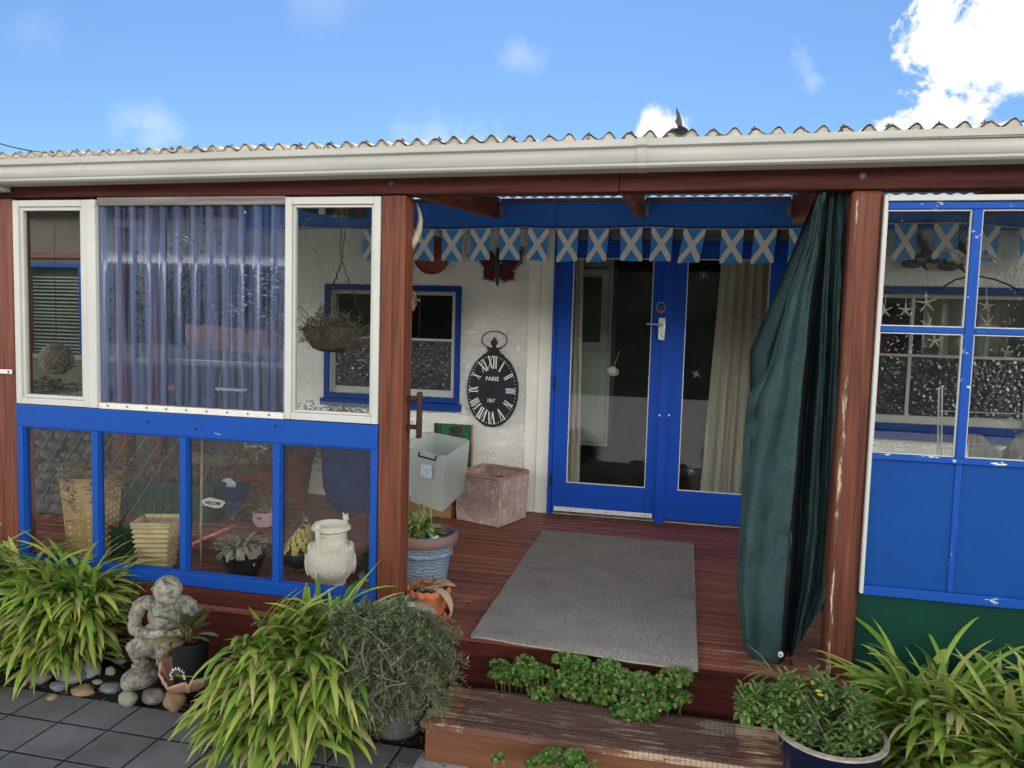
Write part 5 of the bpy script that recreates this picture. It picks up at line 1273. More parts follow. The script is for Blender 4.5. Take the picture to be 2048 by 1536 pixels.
# signs
c = P(402, 1095, Y=3.95)
t = thing('sign_stake', (c.x, 3.95, 0), 'thin pale metal stake carrying a small welcome sign and a closed sign', 'sign')
zt = P(405, 868, Y=3.95).z; z1 = P(404, 1065, Y=3.95).z
q = MB(); q.tube([(c.x, 3.95, .02), (c.x, 3.95, z1), (c.x+.01, 3.95, zt)], [.002, .007, .007], 8); q.build('rod', 'driftwood', t)
q = MB(); q.lathe([(.004, 0), (.012, .004), (.008, .012), (.004, .02)], (c.x, 3.95, z1+.03), 12); q.build('collar', 'driftwood', t)
a0, a1 = P(409, 1006, Y=3.945), P(449, 1006, Y=3.945); cc3 = (a0+a1)/2+Vector((-.01, 0, 0)); wv2 = (a1.x-a0.x)/2+.01
q = MB(); q.prism([cc3+Vector((wv2*cos(a)*(1+.08*sin(5*a)), 0, .028*sin(a)*(1+.12*sin(4*a)))) for a in [2*pi*i/28 for i in range(28)]], (0, .005, 0)); sg = q.build('sign_plate', 'sign_white', t)
text('lettering', 'WELCOME', .026, cc3+Vector((0, -.002, -.002)), 'black', sg, sx=.82, bold=.0008)
text('lettering', 'The', .024, cc3+Vector((.0, -.002, .043)), 'black', sg, bold=.0006)
a0, a1 = P(376, 900, Y=3.975), P(447, 900, Y=3.975); ct_ = (a0+a1)/2
q = MB(); q.box(a0.x-.03, a1.x, 3.972, 3.978, ct_.z-.085, ct_.z+.095); pl_ = q.build('closed_plate', 'stucco_grey', t, bevel=.004)
text('lettering', 'CLOSED', .060, ct_+Vector((-.01, -.004, -.0)), 'black', pl_, mirror=True, sx=.72, bold=.002, roty=.12)
text('lettering', "WE'RE", .036, ct_+Vector((-.01, -.004, .068)), 'black', pl_, mirror=True, sx=.8, bold=.001, roty=.12)
# cobble wall at the left end
t = None
q = MB(); rr = random.Random(77); xw0, xw1 = P(38, 950, Y=4.75).x, P(150, 950, Y=4.75).x
for iz in range(12):
    for ix_ in range(9):
        x = xw0-.25+ix_*.115+(.055 if iz % 2 else 0)+rr.uniform(-.015, .015); z = .05+iz*.078+rr.uniform(-.012, .012)
        q.ell((x, 4.78+rr.uniform(-.03, .03), z), (rr.uniform(.055, .078), .06, rr.uniform(.038, .055)), 12, 8, Matrix.Rotation(rr.uniform(-.5, .5), 4, 'Y'), .3, rr.random()*50)
cw = thing('stone_wall', (xw0+.3, 4.85, 0), 'low wall of stacked grey beach cobbles behind the leftmost lower pane', 'wall')
q.build('cobbles', 'cobble', cw, smooth=180)
q = MB(); q.box(xw0-.5, xw1+.15, 4.83, 4.95, 0, .96); q.build('core', 'stucco_grey', cw)
q = MB()
for i in range(-6, 9):
    q.tube([(xw0-.1+i*.13, 4.70, .02), (xw0+.55+i*.13, 4.70, .92)], .0012, 4); 
q.build('wire', 'galv', cw)
d_ = thing('dry_climber', (xw1, 4.6, .5), 'rusty brown dry climber hanging over the cobble wall', 'plant'); twigs('stem', 'dead', d_, (xw1-.02, 4.62, .78), 34, .3, .42, 61, .9, .002, 3, .022, .03, 'dead', .8)
# grey low wall and red post further back on the left
gw = thing('garden_wall', (-4.4, 6.6, 0), 'low grey rendered garden wall seen through the middle lower panes', 'wall')
q = MB(); q.box(-6.8, XL-.01, 6.55, 6.67, G, 1.02); q.build('render', 'stucco_grey', gw, smooth=0)
q = MB(); q.box(-6.8, XL-.01, 6.53, 6.69, 1.022, 1.07); q.build('coping', 'grey_wood', gw, bevel=.004)
xp = P(318, 910, Y=6.4).x; q = MB(); q.box(xp-.055, xp+.055, 6.36, 6.47, G, 2.5); single(q, 'timber_post', 'timber_z', (xp, 6.4, G), 'dark red post standing before the grey garden wall', 'post', bevel=.004)
# ------------------------------------------------------------------ hanging things
c = P(668, 672, Y=4.33); c.y = 4.33; rB = .185; zt = P(668, 655, Y=4.33).z
t = thing('hanging_basket', (c.x, c.y, zt-.13), 'round brown coir hanging basket on a chain behind the white casement', 'hanging basket')
q = MB(); q.lathe([(.06, -.145), (.12, -.125), (.165, -.06), (rB, 0), (rB-.012, .003), (.14, -.03), (0, -.03)], (c.x, c.y, zt), 40, fn=lambda r, z, a, i: (r*(1+.03*sin(a*7+i)), z+.006*sin(a*5))); q.build('liner', 'coir', t)
hk = P(684, 522, Y=4.33); hk.y = 4.33
for k in range(3):
    a = 2*pi*k/3+.5; e_ = Vector((c.x+rB*cos(a), c.y+rB*sin(a), zt)); q = MB(); n_ = 16; 
    q.tube([e_.lerp(hk, i/n_)+Vector((.003*(-1)**i, .002*(-1)**i, 0)) for i in range(n_+1)], .0028, 5); q.build('chain', 'black_iron', t)
q = MB(); q.tube([hk+Vector((.008*cos(a), 0, .012+.014*sin(a))) for a in [i*.45 for i in range(12)]], .003, 6); q.build('hook', 'black_iron', t)
rp_ = P(697, 412, Y=4.33); q = MB(); q.tube([hk+Vector((-.012, 0, .03)), (rp_.x-.035, 4.33, rz(4.33)-.01)], .004, 6); q.tube([hk+Vector((0, 0, .02)), (rp_.x+.015, 4.33, rz(4.33)-.01)], .004, 6); q.build('rope', 'rope', t)
d_ = thing('dead_plant', (c.x, c.y, zt), 'mass of withered plants on top of the round hanging basket', 'plant'); twigs('stem', 'dead', d_, (c.x, c.y, zt-.03), 80, .34, .20, 71, .8, .0018, 3, .014, .022, 'dead', .3)
twigs('trailing_stem', 'dead', d_, (c.x-.12, c.y, zt-.01), 8, .1, .4, 72, .3, .0015, 1, .01, .02, 'dead', 1.3)
q = MB(); lp = [P(px, py, Y=4.5) for px, py in [(628, 434), (612, 440), (606, 455), (615, 480), (634, 510), (648, 560)]]; q.tube(lp, .0022, 5); single(q, 'cable', 'string_white', tuple(lp[-1]), 'thin white cable dangling down to the blue window corner', 'cable')
lampc = P(640, 420, Y=4.5); t = thing('lamp_fitting', tuple(lampc-Vector((0, 0, .05))), 'black lamp fitting clamped under the rafter behind the white casement', 'lamp')
q = MB(); q.tube([lampc+Vector((-.13, 0, .02)), lampc, lampc+Vector((.09, 0, -.01))], [.02, .03, .02], 10); q.build('arm', 'black', t)
q = MB(); q.lathe([(.012, 0), (.03, -.03), (.045, -.06), (.04, -.062)], tuple(lampc+Vector((.12, 0, .02))), 20); q.build('shade', 'steel', t); q = MB(); q.box(*(lambda v: (v.x-.02, v.x+.02, v.y-.02, v.y+.0, v.z-.03, v.z+.01))(lampc+Vector((.03, -.02, 0)))); q.build('box', 'white_plastic', t)
xa_, xb_ = P(388, 650, Y=4.75), P(548, 660, Y=4.75); zt = P(470, 650, Y=4.75).z
t = thing('hanging_trough', ((xa_.x+xb_.x)/2, 4.75, zt-.17), 'long coir lined hanging trough behind the corrugated clear sheet', 'hanging basket')
q = MB(); n_ = 24
q.grid(lambda u, v: Vector((xa_.x+(xb_.x-xa_.x)*u, 4.75+.10*cos(pi*v), zt-.17*sin(pi*v)**.7+.008*mn.noise(Vector((u*9, v*4, 0)))-.03*u)), 24, 12); q.build('liner', 'coir_light', t, smooth=180, solid=.01)
for s_ in (.1, .9):
    xx = xa_.x+(xb_.x-xa_.x)*s_; q = MB(); q.tube([(xx, 4.65, zt), (xa_.x+(xb_.x-xa_.x)*.55, 4.75, rz(4.75))], .0025, 5); q.build('rope', 'rope', t)
d_ = thing('dead_plant', ((xa_.x+xb_.x)/2, 4.75, zt), 'straggly dead stems standing in the long hanging trough', 'plant')
for s_ in (.2, .45, .7, .88): twigs('stem', 'dead', d_, (xa_.x+(xb_.x-xa_.x)*s_, 4.75, zt-.03), 16, .14, .2, int(80+s_*100), .8, .002, 2, .014, .022, 'dead', .2)
a0, a1 = P(436, 776, Y=4.4), P(490, 779, Y=4.4)
t = thing('bird_swing', (a0.x, 4.4, a0.z), 'small white wooden swing hanging behind the corrugated clear sheet', 'ornament')
q = MB(); q.box(a0.x, a1.x, 4.37, 4.43, a0.z-.012, a0.z+.004); q.build('seat', 'white_plastic', t, bevel=.002)
zz = P(455, 705, Y=4.4).z
for xx in (a0.x+.01, a1.x-.01): q = MB(); q.tube([(xx, 4.4, a0.z), ((a0.x+a1.x)/2+(xx-(a0.x+a1.x)/2)*.6, 4.4, zz)], .0016, 5); q.build('cord', 'string_white', t)
q = MB(); q.tube([((a0.x+a1.x)/2, 4.4, zz), ((a0.x+a1.x)/2, 4.4, rz(4.4))], .0016, 5); q.build('cord', 'string_white', t)
c = P(344, 776, Y=4.3); t = thing('float_ball', tuple(c), 'small orange ball hanging low behind the corrugated clear sheet', 'ball'); q = MB(); q.ell(c, .026, 18, 12); q.build('ball', 'orange_plastic', t); q = MB(); q.tube([c+Vector((0, 0, .02)), (c.x, c.y, rz(4.3))], .0012, 4); q.build('cord', 'black', t)
c = P(113, 718, Y=4.2); t = thing('wicker_ball', tuple(c-Vector((0, 0, .1))), 'round dark woven ball hanging behind the narrow left casement', 'ornament')
q = MB(); rr = random.Random(6)
q.ell(c, .088, 20, 14, None, .1, 3)
for k in range(40):
    ax = Matrix.Rotation(rr.uniform(0, 6), 3, 'X')@Matrix.Rotation(rr.uniform(0, 6), 3, 'Y'); q.tube([c+ax @ Vector((.10*cos(a), .10*sin(a), rr.uniform(-.003, .003))) for a in [i*pi/9 for i in range(18)]], .0022, 4, closed=True)
q.build('ball', 'twig', t); q = MB(); q.tube([c+Vector((0, 0, .1)), (c.x, c.y, rz(4.2))], .0015, 4); q.build('cord', 'black', t)
d_ = thing('dark_shrub', tuple(P(95, 800, Y=4.45)), 'dark bushy plant behind the narrow left casement below the woven ball', 'plant'); cc2 = P(95, 820, Y=4.45); twigs('stem', 'twig', d_, cc2, 60, .25, .36, 99, .7, .002, 4, .02, .03, 'dark_foliage', .2)
for i, (px, w_) in enumerate([(612, 'left part of the white casement'), (700, 'right part of the white casement')]):
    cc2 = P(px, 850, Y=5.0); d_ = thing('dry_shrub', tuple(cc2), 'dark dry shrub top seen low in the %s' % w_, 'plant'); twigs('stem', 'twig', d_, cc2, 46, .32, .20, 110+i, .6, .0018, 3, .014, .022, 'dark_foliage')
# shelf these low shrubs stand on
sh_ = thing('plant_stand', (P(650, 1000, Y=5.0).x, 5.0, 0), 'narrow dark plant stand behind the lower right panes', 'shelf')
xa_, xb_ = P(575, 870, Y=5.0).x, P(745, 870, Y=5.0).x; zs = P(650, 868, Y=5.0).z
q = MB(); q.box(xa_, xb_, 4.93, 5.08, zs-.02, zs); q.build('top', 'black_iron', sh_)
for xx in (xa_+.01, xb_-.02): q = MB(); q.box(xx, xx+.012, 4.95, 4.965, .002, zs-.021); q.build('leg', 'black_iron', sh_)
# ------------------------------------------------------------------ inside the right bay
t = thing('bird_mobile', tuple(P(1935, 550, Y=3.9)), 'driftwood seabird mobile with a black wire arch and hanging starfish', 'mobile')
q = MB(); bcn = P(1936, 518, Y=3.9); q.ell(bcn, (.022, .04, .028), 14, 10, None, .3, 1); q.ell(bcn+Vector((0, -.03, .012)), .014, 10, 8); q.build('body', 'driftwood', t)
for pts in ([(1932, 516), (1915, 503), (1895, 500), (1870, 504)], [(1945, 516), (1962, 512), (1985, 514), (2004, 528)]):
    pp_ = [P(x, y, Y=3.9) for x, y in pts]; q = MB(); q.tube(pp_, [.010, .009, .006, .002], 8); q.build('wing', 'driftwood', t)
q = MB(); q.tube([P(x, y, Y=3.9) for x, y in [(1937, 530), (1936, 553)]], .002, 6); q.tube([P(x, y, Y=3.9) for x, y in [(1873, 588), (1890, 572), (1912, 559), (1936, 553), (1962, 553), (1990, 559), (2018, 570), (2040, 582)]], .004, 8); q.build('arch', 'black', t)
def starfish(px, py, r, Y_=3.9, rot=0.0, hang=(None, None)):
    c = P(px, py, Y=Y_); q = MB()
    for k in range(5):
        a = pi/2+2*pi*k/5+rot; q.tube([c, c+Vector((r*cos(a), .003, r*sin(a)))], [.0055, .0018], 6)
    s_ = q.build('starfish', 'starfish', t)
    if hang[0]: q = MB(); q.tube([c+Vector((0, 0, r*.6)), P(hang[0], hang[1], Y=Y_)], .001, 4); q.build('thread', 'string_white', s_)
starfish(1769, 622, .035, rot=.2, hang=(1772, 590)); starfish(1811, 620, .032, hang=(1812, 596)); starfish(1853, 606, .048, rot=.15, hang=(1853, 583)); starfish(1856, 652, .04, rot=.9, hang=(1856, 625)); starfish(1869, 682, .036, rot=.1, hang=(1858, 655)); starfish(1973, 612, .036, rot=-.1, hang=(1973, 575)); starfish(1975, 648, .045, rot=.7, hang=(1973, 620)); starfish(2015, 705, .03, hang=(1975, 660))
t = thing('clothes_airer', tuple(P(1880, 915, Y=4.0)), 'white wire drying rack standing behind the blue window', 'rack')
q = MB()
for a_, b__ in (((1878, 776), (1873, 1000)), ((1884, 774), (1882, 1000))): q.tube([P(*a_, Y=4.0), P(*b__, Y=4.02)], .004, 6)
q.tube([P(1872, 779, Y=4.0), P(1888, 772, Y=4.0)], .004, 6); q.build('post', 'white_plastic', t)
q = MB()
for yy in (822, 834, 886, 896): q.tube([P(1878, yy, Y=4.0), P(2050, yy+6, Y=4.3)], .0025, 6)
q.build('rail', 'white_plastic', t)
t2 = thing('white_cushion', tuple(P(1990, 930, Y=4.2)), 'crumpled white cloth draped low behind the blue window', 'cloth')
q = MB()
q.grid(lambda u, v: P(1938+170*u, 868+38*exp(-((u-.38)/.16)**2)-12*u + 85*v, Y=4.2+.05*sin(u*14+v*3)+.03*sin(u*31)), 60, 20); q.build('cloth', 'white_cloth', t2, smooth=180, solid=.004)
# ------------------------------------------------------------------ roof ornament, wires
c = P(1357, 276, Y=5.0)
t = thing('roof_ornament', tuple(c), 'black ball finial with a tall pointed metal feather on the roof', 'roof ornament')
q = MB(); q.ell(c, .074, 24, 16); q.build('ball', 'black', t)
q = MB(); q.prism([P(x, y, Y=5.0) for x, y in [(1352.5, 213), (1359, 226), (1363, 240), (1366, 258), (1360, 260), (1350, 243), (1353, 236), (1352, 225)]], (0, .006, 0)); q.build('feather', 'wing_black', t)
q = MB(); q.tube([(c.x, c.y, 2.42), tuple(c)], .02, 8); q.build('stem', 'black', t)
def wire(a, b_, lab):
    pts = [a.lerp(b_, i/16)-Vector((0, 0, .25*sin(pi*i/16))) for i in range(17)]; q = MB(); q.tube(pts, .012, 5); single(q, 'power_line', 'black', tuple(a), lab, 'cable')
wire(P(-160, 215, Y=14), P(160, 312, Y=14), 'overhead wire descending to the roof at the upper left'); wire(P(1960, 256, Y=14), P(2300, 110, Y=14), 'overhead wire rising from the roof at the upper right')
# ------------------------------------------------------------------ outbuilding and trees beyond the left end
Y_ = 8.2
oh = thing('outbuilding', (-7.5, Y_, G), 'dark grey outbuilding with blue framed blind window beyond the left end of the porch', 'building')
xa_, xb_ = P(52, 700, Y=Y_).x, P(168, 700, Y=Y_).x; z0, z1 = P(100, 800, Y=Y_).z, P(100, 526, Y=Y_).z
q = MB(); wall_rects([-12, xa_+.05, xb_-.05, -5.2], [G, z0+.05, z1-.05, 2.75], [(xa_, xb_, z0, z1)], q, Y_, Y_+.15); q.build('wall', 'stucco_grey', oh, smooth=0)
q = MB(); q.box(-12, -5.2, Y_+.16, Y_+3, G, 2.74); q.build('core', 'interior_dark', oh)
q = MB(); q.frame(xa_, xb_, z0, z1, Y_-.02, Y_+.05, .05); wf_ = q.build('window', 'blue_trim', oh)
q = MB(); nB = 34
for i in range(nB):
    zz = z0+.07+(z1-z0-.2)*i/nB; q.box(xa_+.055, xb_-.055, Y_+.07, Y_+.085, zz+.004*sin(i*.7), zz+.014+.004*sin(i*.7))
q.build('blind', 'gutter', wf_); q = MB(); q.box(xa_+.05, xb_-.05, Y_+.03, Y_+.034, z0+.05, z1-.05); q.build('pane', 'pane', wf_)
q = MB(); q.box(-12, -5.15, Y_-.05, Y_-.002, z1+.06, z1+.12); q.build('head_rail', 'timber_x', oh); q = MB(); q.box(-12, -5.15, Y_-.3, Y_-.27, 2.72, 2.9); q.build('fascia', 'timber_x', oh)
q = MB(); q.grid(lambda u, v: Vector((-12+6.9*u, Y_-.4+4*v, 2.93+.018*sin(u*6.9*74)+.35*v)), 480, 2); q.build('roof', 'roof_sheet', oh, smooth=180, solid=.004)
def tree(name, x, y, h, r, label, seed, grp, n=1500, mat='dark_foliage', ls=.14):
    rr = random.Random(seed); t = thing(name, (x, y, G), label, 'tree', grp)
    q = MB(); q.tube([(x, y, G), (x+.1, y, G+h*.3), (x-.05, y+.05, G+h*.75)], [.14*h/4, .1*h/4, .03], 8)
    for k in range(6):
        a = rr.uniform(0, 6.3); zz = G+h*rr.uniform(.25, .6); q.tube([(x, y, zz), (x+r*.6*cos(a), y+r*.6*sin(a), zz+h*.25)], [.05, .015], 5)
    q.build('trunk', 'twig', t); q = MB()
    cl_ = [(Vector((x, y, G+h*.6))+Vector((rr.gauss(0, r*.45), rr.gauss(0, r*.45), rr.gauss(0, h*.17))), rr.uniform(.25, .5)*r) for _ in range(26)]
    for k in range(n):
        c_, rd = cl_[k % 26]; d = Vector((rr.gauss(0, 1), rr.gauss(0, 1), rr.gauss(0, 1))).normalized(); p = c_+d*rd*rr.uniform(.6, 1.05)
        leafblade(q, p, rr.uniform(0, 6.3), rr.uniform(-.6, 1), rr.uniform(-1, .5), ls*rr.uniform(.7, 1.4), ls*.55, 2, .3, shape=oval_)
    q.build('crown', mat, t, smooth=180, flip=False)
tree('evergreen_tree', -5.4, 8.0, 2.9, 1.0, 'dark evergreen bush beyond the garden wall at left', 1, None, 2600, ls=.09)
tree('evergreen_tree', -4.3, 7.7, 2.8, .85, 'dark evergreen bush beyond the garden wall nearest the house corner', 2, None, 2600, ls=.09)
for i, (x, y, h, r, lab) in enumerate([(-14, -17, 5, 3.2, 'broad evergreen on the slope left of the yard behind the viewer'), (-5, -24, 6.0, 3.5, 'tall evergreen on the slope mirrored in the door glass'), (4, -20, 4.6, 2.8, 'rounded evergreen on the slope right of the yard'), (13, -22, 6, 3.4, 'wide evergreen at the far right of the slope behind the viewer')]):
    tree('hillside_tree', x, y, h, r, lab, 20+i, 'trees on the slope behind the viewer', 3200, ls=.26)
# ------------------------------------------------------------------ planting in front
def agap(name, spots, n, lo, hi, seed, label, ybias=-.35, xb=0.0, upz=.38, wd=.027, xlim=(-99, 99)):
    rr = random.Random(seed); c = Vector((sum(s[0] for s in spots)/len(spots), sum(s[1] for s in spots)/len(spots), G)); t = thing(name, tuple(c), label, 'plant', 'strap leaved clumps along the porch')
    q = MB()
    for k in range(n):
        sx_, sy_, rad = spots[k % len(spots)]; a0 = rr.uniform(0, 2*pi); rr0 = rad*sqrt(rr.random())
        root = (sx_+rr0*cos(a0), sy_+rr0*sin(a0), soilz(sx_, sy_)+rr.uniform(0, upz))
        a = atan2(sin(a0)*.7+rr.gauss(0, .7)+ybias, cos(a0)*.7+rr.gauss(0, .7)+xb)
        out = rr.random(); tmp = MB(); e_ = leafblade(tmp, root, a, 1.45-out*.8, rr.uniform(-.4, .7)-out*1.0, rr.uniform(lo, hi), rr.uniform(.7, 1.25)*wd, 8, .3, twist=rr.uniform(-.5, .5), side=rr.uniform(-.3, .3))
        if xlim[0]+(max(0, e_.z+.30)*.5 if seed == 2 else 0) < e_.x < xlim[1] and (seed != 2 or root[0] > -1.93): q.add(tmp.v, tmp.f, tmp.t)
    q.build('leaves', 'agapanthus', t, smooth=180, flip=False)
    q = MB()
    for k in range(max(8, n//13)):
        sx_, sy_, rad = spots[k % len(spots)]; a0 = rr.uniform(0, 6.3); leafblade(q, (sx_+rad*.8*cos(a0), sy_+rad*.8*sin(a0), G+rr.uniform(.05, .3)), rr.uniform(-2.8, -.3), rr.uniform(0, 1), -1.4, rr.uniform(.12, .28), .014, 6, .6, twist=2)
    q.build('dead_leaves', 'dead_pale', t, smooth=180, flip=False)
    return t
agap('agapanthus', [(-3.72, 3.30, .16), (-3.45, 3.30, .16), (-3.18, 3.34, .13), (-3.98, 3.25, .15), (-3.02, 3.38, .09), (-3.55, 3.36, .2)], 2900, .27, .50, 1, 'wide green strap leaved clump at the left end of the flower bed', xlim=(-5, -2.62))
agap('agapanthus', [(-1.80, 3.22, .13), (-1.64, 3.22, .15), (-1.68, 3.04, .12), (-1.82, 3.05, .10), (-1.50, 3.12, .1)], 2600, .26, .48, 2, 'dense strap leaved clump between the stone child and the grey green shrub', xlim=(-2.03, -1.15))
agap('agapanthus', [(1.06, 3.25, .14), (1.30, 3.2, .16), (1.58, 3.2, .16), (1.32, 3.0, .14), (1.62, 2.98, .12)], 2300, .26, .47, 3, 'strap leaved clump at the right below the green boards')
# broken flower head lying on the bowl
fh = P(356, 1352, Y=2.98); t = thing('flower_head', tuple(fh), 'small fallen flower head with white buds leaning over the broken bowl', 'flower')
q = MB(); q.tube([fh, P(385, 1353, Y=3.0), P(415, 1365, Y=3.05)], .002, 5)
for k in range(14):
    a = pi*k/13*1.25-.3; q.tube([fh, fh+Vector((.026*cos(a), 0, .026*sin(a)))], .0008, 4)
q.build('stem', 'pot_leaf', t)
q = MB()
for k in range(14):
    a = pi*k/13*1.25-.3; p = fh+Vector((.030*cos(a), -.003*(k % 3), .030*sin(a))); q.tube([p, p+Vector((.012*cos(a), 0, .012*sin(a)))], [.003, .0015], 6)
q.build('buds', 'petal_white', t)
# grey-green shrub spilling from a grey pot
pc = Vector((-1.21, 3.24, G))
t = thing('plant_pot', tuple(pc), 'big grey stone pot mostly hidden by the grey green shrub', 'plant pot')
q = MB(); zt = P(820, 1238, Y=3.2).z; q.lathe([(.10, G), (.12, G+.02), (.135, G+.2), (.150, zt-.03), (.165, zt-.02), (.165, zt), (.15, zt+.002), (.13, zt-.04), (0, zt-.05)], (pc.x, pc.y, 0), 48); q.build('body', 'grey_pot', t)
q = MB(); q.lathe([(.152, zt-.018), (.171, zt-.012), (.172, zt+.004), (.15, zt+.006), (.135, zt-.02)], (pc.x, pc.y, 0), 48, caps=False); q.build('rim', 'rim_cream', t)
rr = random.Random(15); t = thing('heath_shrub', (pc.x-.1, pc.y-.05, zt), 'sprawling grey green fine leaved shrub beside the step', 'shrub')
q = MB(); lq = MB()
crown_ = Vector((-1.25, 3.16, zt-.01)); ctr_ = P(776, 1338, Y=3.04)
for k in range(1250):
    while True:
        d = Vector((rr.uniform(-1, 1), rr.uniform(-1, .6), rr.uniform(-1, 1)))
        if .35 < d.length < 1 and mn.noise(d*3.1+Vector((9, 2, 4))) > -.16: break
    tip = ctr_+Vector((d.x*.33, d.y*.20, d.z*.275)) if 0 else ctr_+Vector((d.x*.34, d.y*.20, d.z*.28))*(1+.45*mn.noise(d*2.3+Vector((3, 1, 7))))
    if tip.z < G+.06: continue
    cr = crown_+Vector((rr.uniform(-.14, .1), rr.uniform(-.08, .08), rr.uniform(-.02, .03)))
    mid = cr.lerp(tip, .5)+Vector((rr.uniform(-.03, .03), rr.uniform(-.05, 0), .05+.06*rr.random()))
    pts = []
    for i in range(9):
        u = i/8; pts.append(cr*(1-u)**2+mid*2*u*(1-u)+tip*u*u+Vector((rr.gauss(0, .004), rr.gauss(0, .004), rr.gauss(0, .004))))
    for i in range(3, 9):
        dd = (pts[i]-pts[i-1]).normalized(); aa = atan2(dd.y, dd.x)
        for _ in range(5+i//2):
            leafblade(lq, pts[i]-(pts[i]-pts[i-1])*rr.random(), aa+rr.gauss(0, 1.3), rr.uniform(-.6, 1.1), rr.uniform(-.4, 1.0), rr.uniform(.015, .030), .0075, 2, .2, shape=oval_)
    if k % 2 == 0: q.tube(pts, [.0018-.00012*i for i in range(9)], 3, False)
for k in range(38):
    a = rr.uniform(0, 6.3); p = ctr_+Vector((.30*cos(a)*rr.random(), -.12-.06*rr.random(), .24*sin(a)*rr.random()+.05)); d = Vector((rr.gauss(0, 1), -.4, rr.gauss(-.3, .8))).normalized(); pts = [p.copy()]
    for i in range(7): d = (d+Vector((rr.gauss(0, .25), rr.gauss(0, .15), rr.gauss(-.05, .25)))).normalized(); p = p+d*.022; pts.append(p.copy())
    q.tube(pts, [.0016-.00015*i for i in range(8)], 4)
q.build('stem', 'twig', t, smooth=180); lq.build('foliage', 'heather', t, smooth=180, flip=False)
# parsley
def ruffle(q, c, r, rr):
    "curly leaflet: wavy cupped disc with frilled rim"
    ax = Vector((rr.gauss(0, .6), rr.gauss(0, .6)-.4, 1)).normalized(); u = ax.orthogonal().normalized(); v = ax.cross(u); n = 10; vs = [c]; fs = []
    ph = rr.uniform(0, 6.3)
    for ring in (1, 2):
        for i in range(n):
            a = 2*pi*i/n; k = r*ring/2*(1+.25*sin(5*a+ph)*(ring == 2)); z = r*(.35*(ring == 2)*sin(i*pi+ph)*1.0+.25*ring*ring/4)
            vs.append(c+u*k*cos(a)+v*k*sin(a)+ax*z)
    for i in range(n):
        j = (i+1) % n; fs += [(0, 1+i, 1+j), (1+i, 1+n+i, 1+n+j, 1+j)]
    q.add(vs, fs)
def parsley(name, blobs, seed, label, grp=None, mat='parsley'):
    rr = random.Random(seed); t = thing(name, tuple(blobs[0][0]-Vector((0, 0, .1))), label, 'plant', grp); q = MB(); sq = MB(); yq = MB()
    for c, r in blobs:
        sq.tube([(c.x, c.y+.03, G+.02), (c.x+rr.uniform(-.02, .02), c.y+.02, (c.z+G)/2), tuple(c)], .0018, 4)
        r *= 1.45
        for k in range(int(120*(r/.05)**1.7)):
            d = Vector((rr.gauss(0, 1), rr.gauss(0, 1), rr.gauss(0, 1))).normalized(); d.z = abs(d.z)*.9-.25
            dst = yq if rr.random() < .07 or (c.x*37 % 1 < .12 and rr.random() < .5) else q
            ruffle(dst, c+Vector((d.x*r, d.y*r*.8, d.z*r*.8))*rr.uniform(.75, 1.05), rr.uniform(.006, .011), rr)
    q.build('foliage', mat, t, smooth=180, flip=False); sq.build('stem', 'pot_leaf', t, smooth=180)
    if yq.v: yq.build('yellowing_foliage', 'parsley_pale', t, smooth=180, flip=False)
    return t
def PB(lst, Y): return [(P(x, y, Y=Y-max(0, y-1390)*.0022*(Y > 3.2)), r) for x, y, r in lst]
parsley('parsley', PB([(1118, 1368, .035), (1085, 1345, .04), (1060, 1358, .03), (1082, 1385, .045), (1135, 1355, .05), (1155, 1325, .04), (1125, 1318, .035), (1170, 1345, .045), (1195, 1350, .05), (1180, 1380, .04), (1150, 1385, .045), (1215, 1335, .045), (1240, 1355, .05), (1225, 1385, .05), (1260, 1375, .05), (1285, 1362, .045), (1300, 1385, .05), (1270, 1405, .05), (1250, 1425, .045), (1290, 1430, .04), (1335, 1400, .045), (1348, 1355, .05), (1365, 1350, .035), (1330, 1375, .04), (1362, 1395, .035), (1320, 1410, .035), (1205, 1400, .03), (1095, 1405, .025)], 3.36), 1, 'bright green curly parsley growing between the deck and the step')
parsley('flat_herb', PB([(998, 1330, .03), (1015, 1345, .035), (1035, 1340, .035), (1050, 1320, .03), (1068, 1335, .03), (1008, 1358, .025), (1040, 1362, .03), (990, 1350, .02)], 3.38), 2, 'darker small leaved herb at the left end of the parsley', None, 'parsley')
parsley('parsley', PB([(1085, 1520, .028), (1105, 1510, .03), (1130, 1520, .035), (1150, 1512, .03), (1158, 1530, .03), (1062, 1530, .02), (1140, 1535, .03)], 2.93), 3, 'small parsley seedlings at the foot of the step')
parsley('parsley', PB([(992, 1518, .014), (1003, 1514, .01), (1193, 1525, .008)], 2.93), 4, 'tiny green seedling left of the parsley at the step foot')
# daisy bush in a dark blue bowl
c = Vector((P(1662, 1480, Y=2.98).x, 3.0, 0)); zr_ = P(1660, 1462, Y=3.0).z; rB = .195
t = thing('plant_bowl', (c.x, c.y, G), 'dark navy glazed bowl with a worn cream rim right of the step', 'plant pot')
q = MB(); q.lathe([(.10, G), (.12, G+.01), (.17, zr_-.12), (rB-.004, zr_-.03), (rB, zr_-.012), (rB-.012, zr_-.013), (rB-.03, zr_-.06), (0, zr_-.065)], (c.x, c.y, 0), 56); q.build('body', 'navy_glaze', t)
q = MB(); q.lathe([(rB, zr_-.0125), (rB+.008, zr_-.008), (rB+.008, zr_), (rB-.012, zr_+.002), (rB-.018, zr_-.02), (rB-.02, zr_-.05)], (c.x, c.y, 0), 56, caps=False); q.build('rim', 'rim_cream', t)
q = MB(); q.lathe([(rB-.019, zr_-.035), (.1, zr_-.03), (0, zr_-.028)], (c.x, c.y, 0), 24); q.build('soil', 'soil', t)
t = thing('daisy_bush', (c.x, c.y, zr_-.03), 'leafy green daisy bush with one yellow flower in the navy bowl', 'shrub')
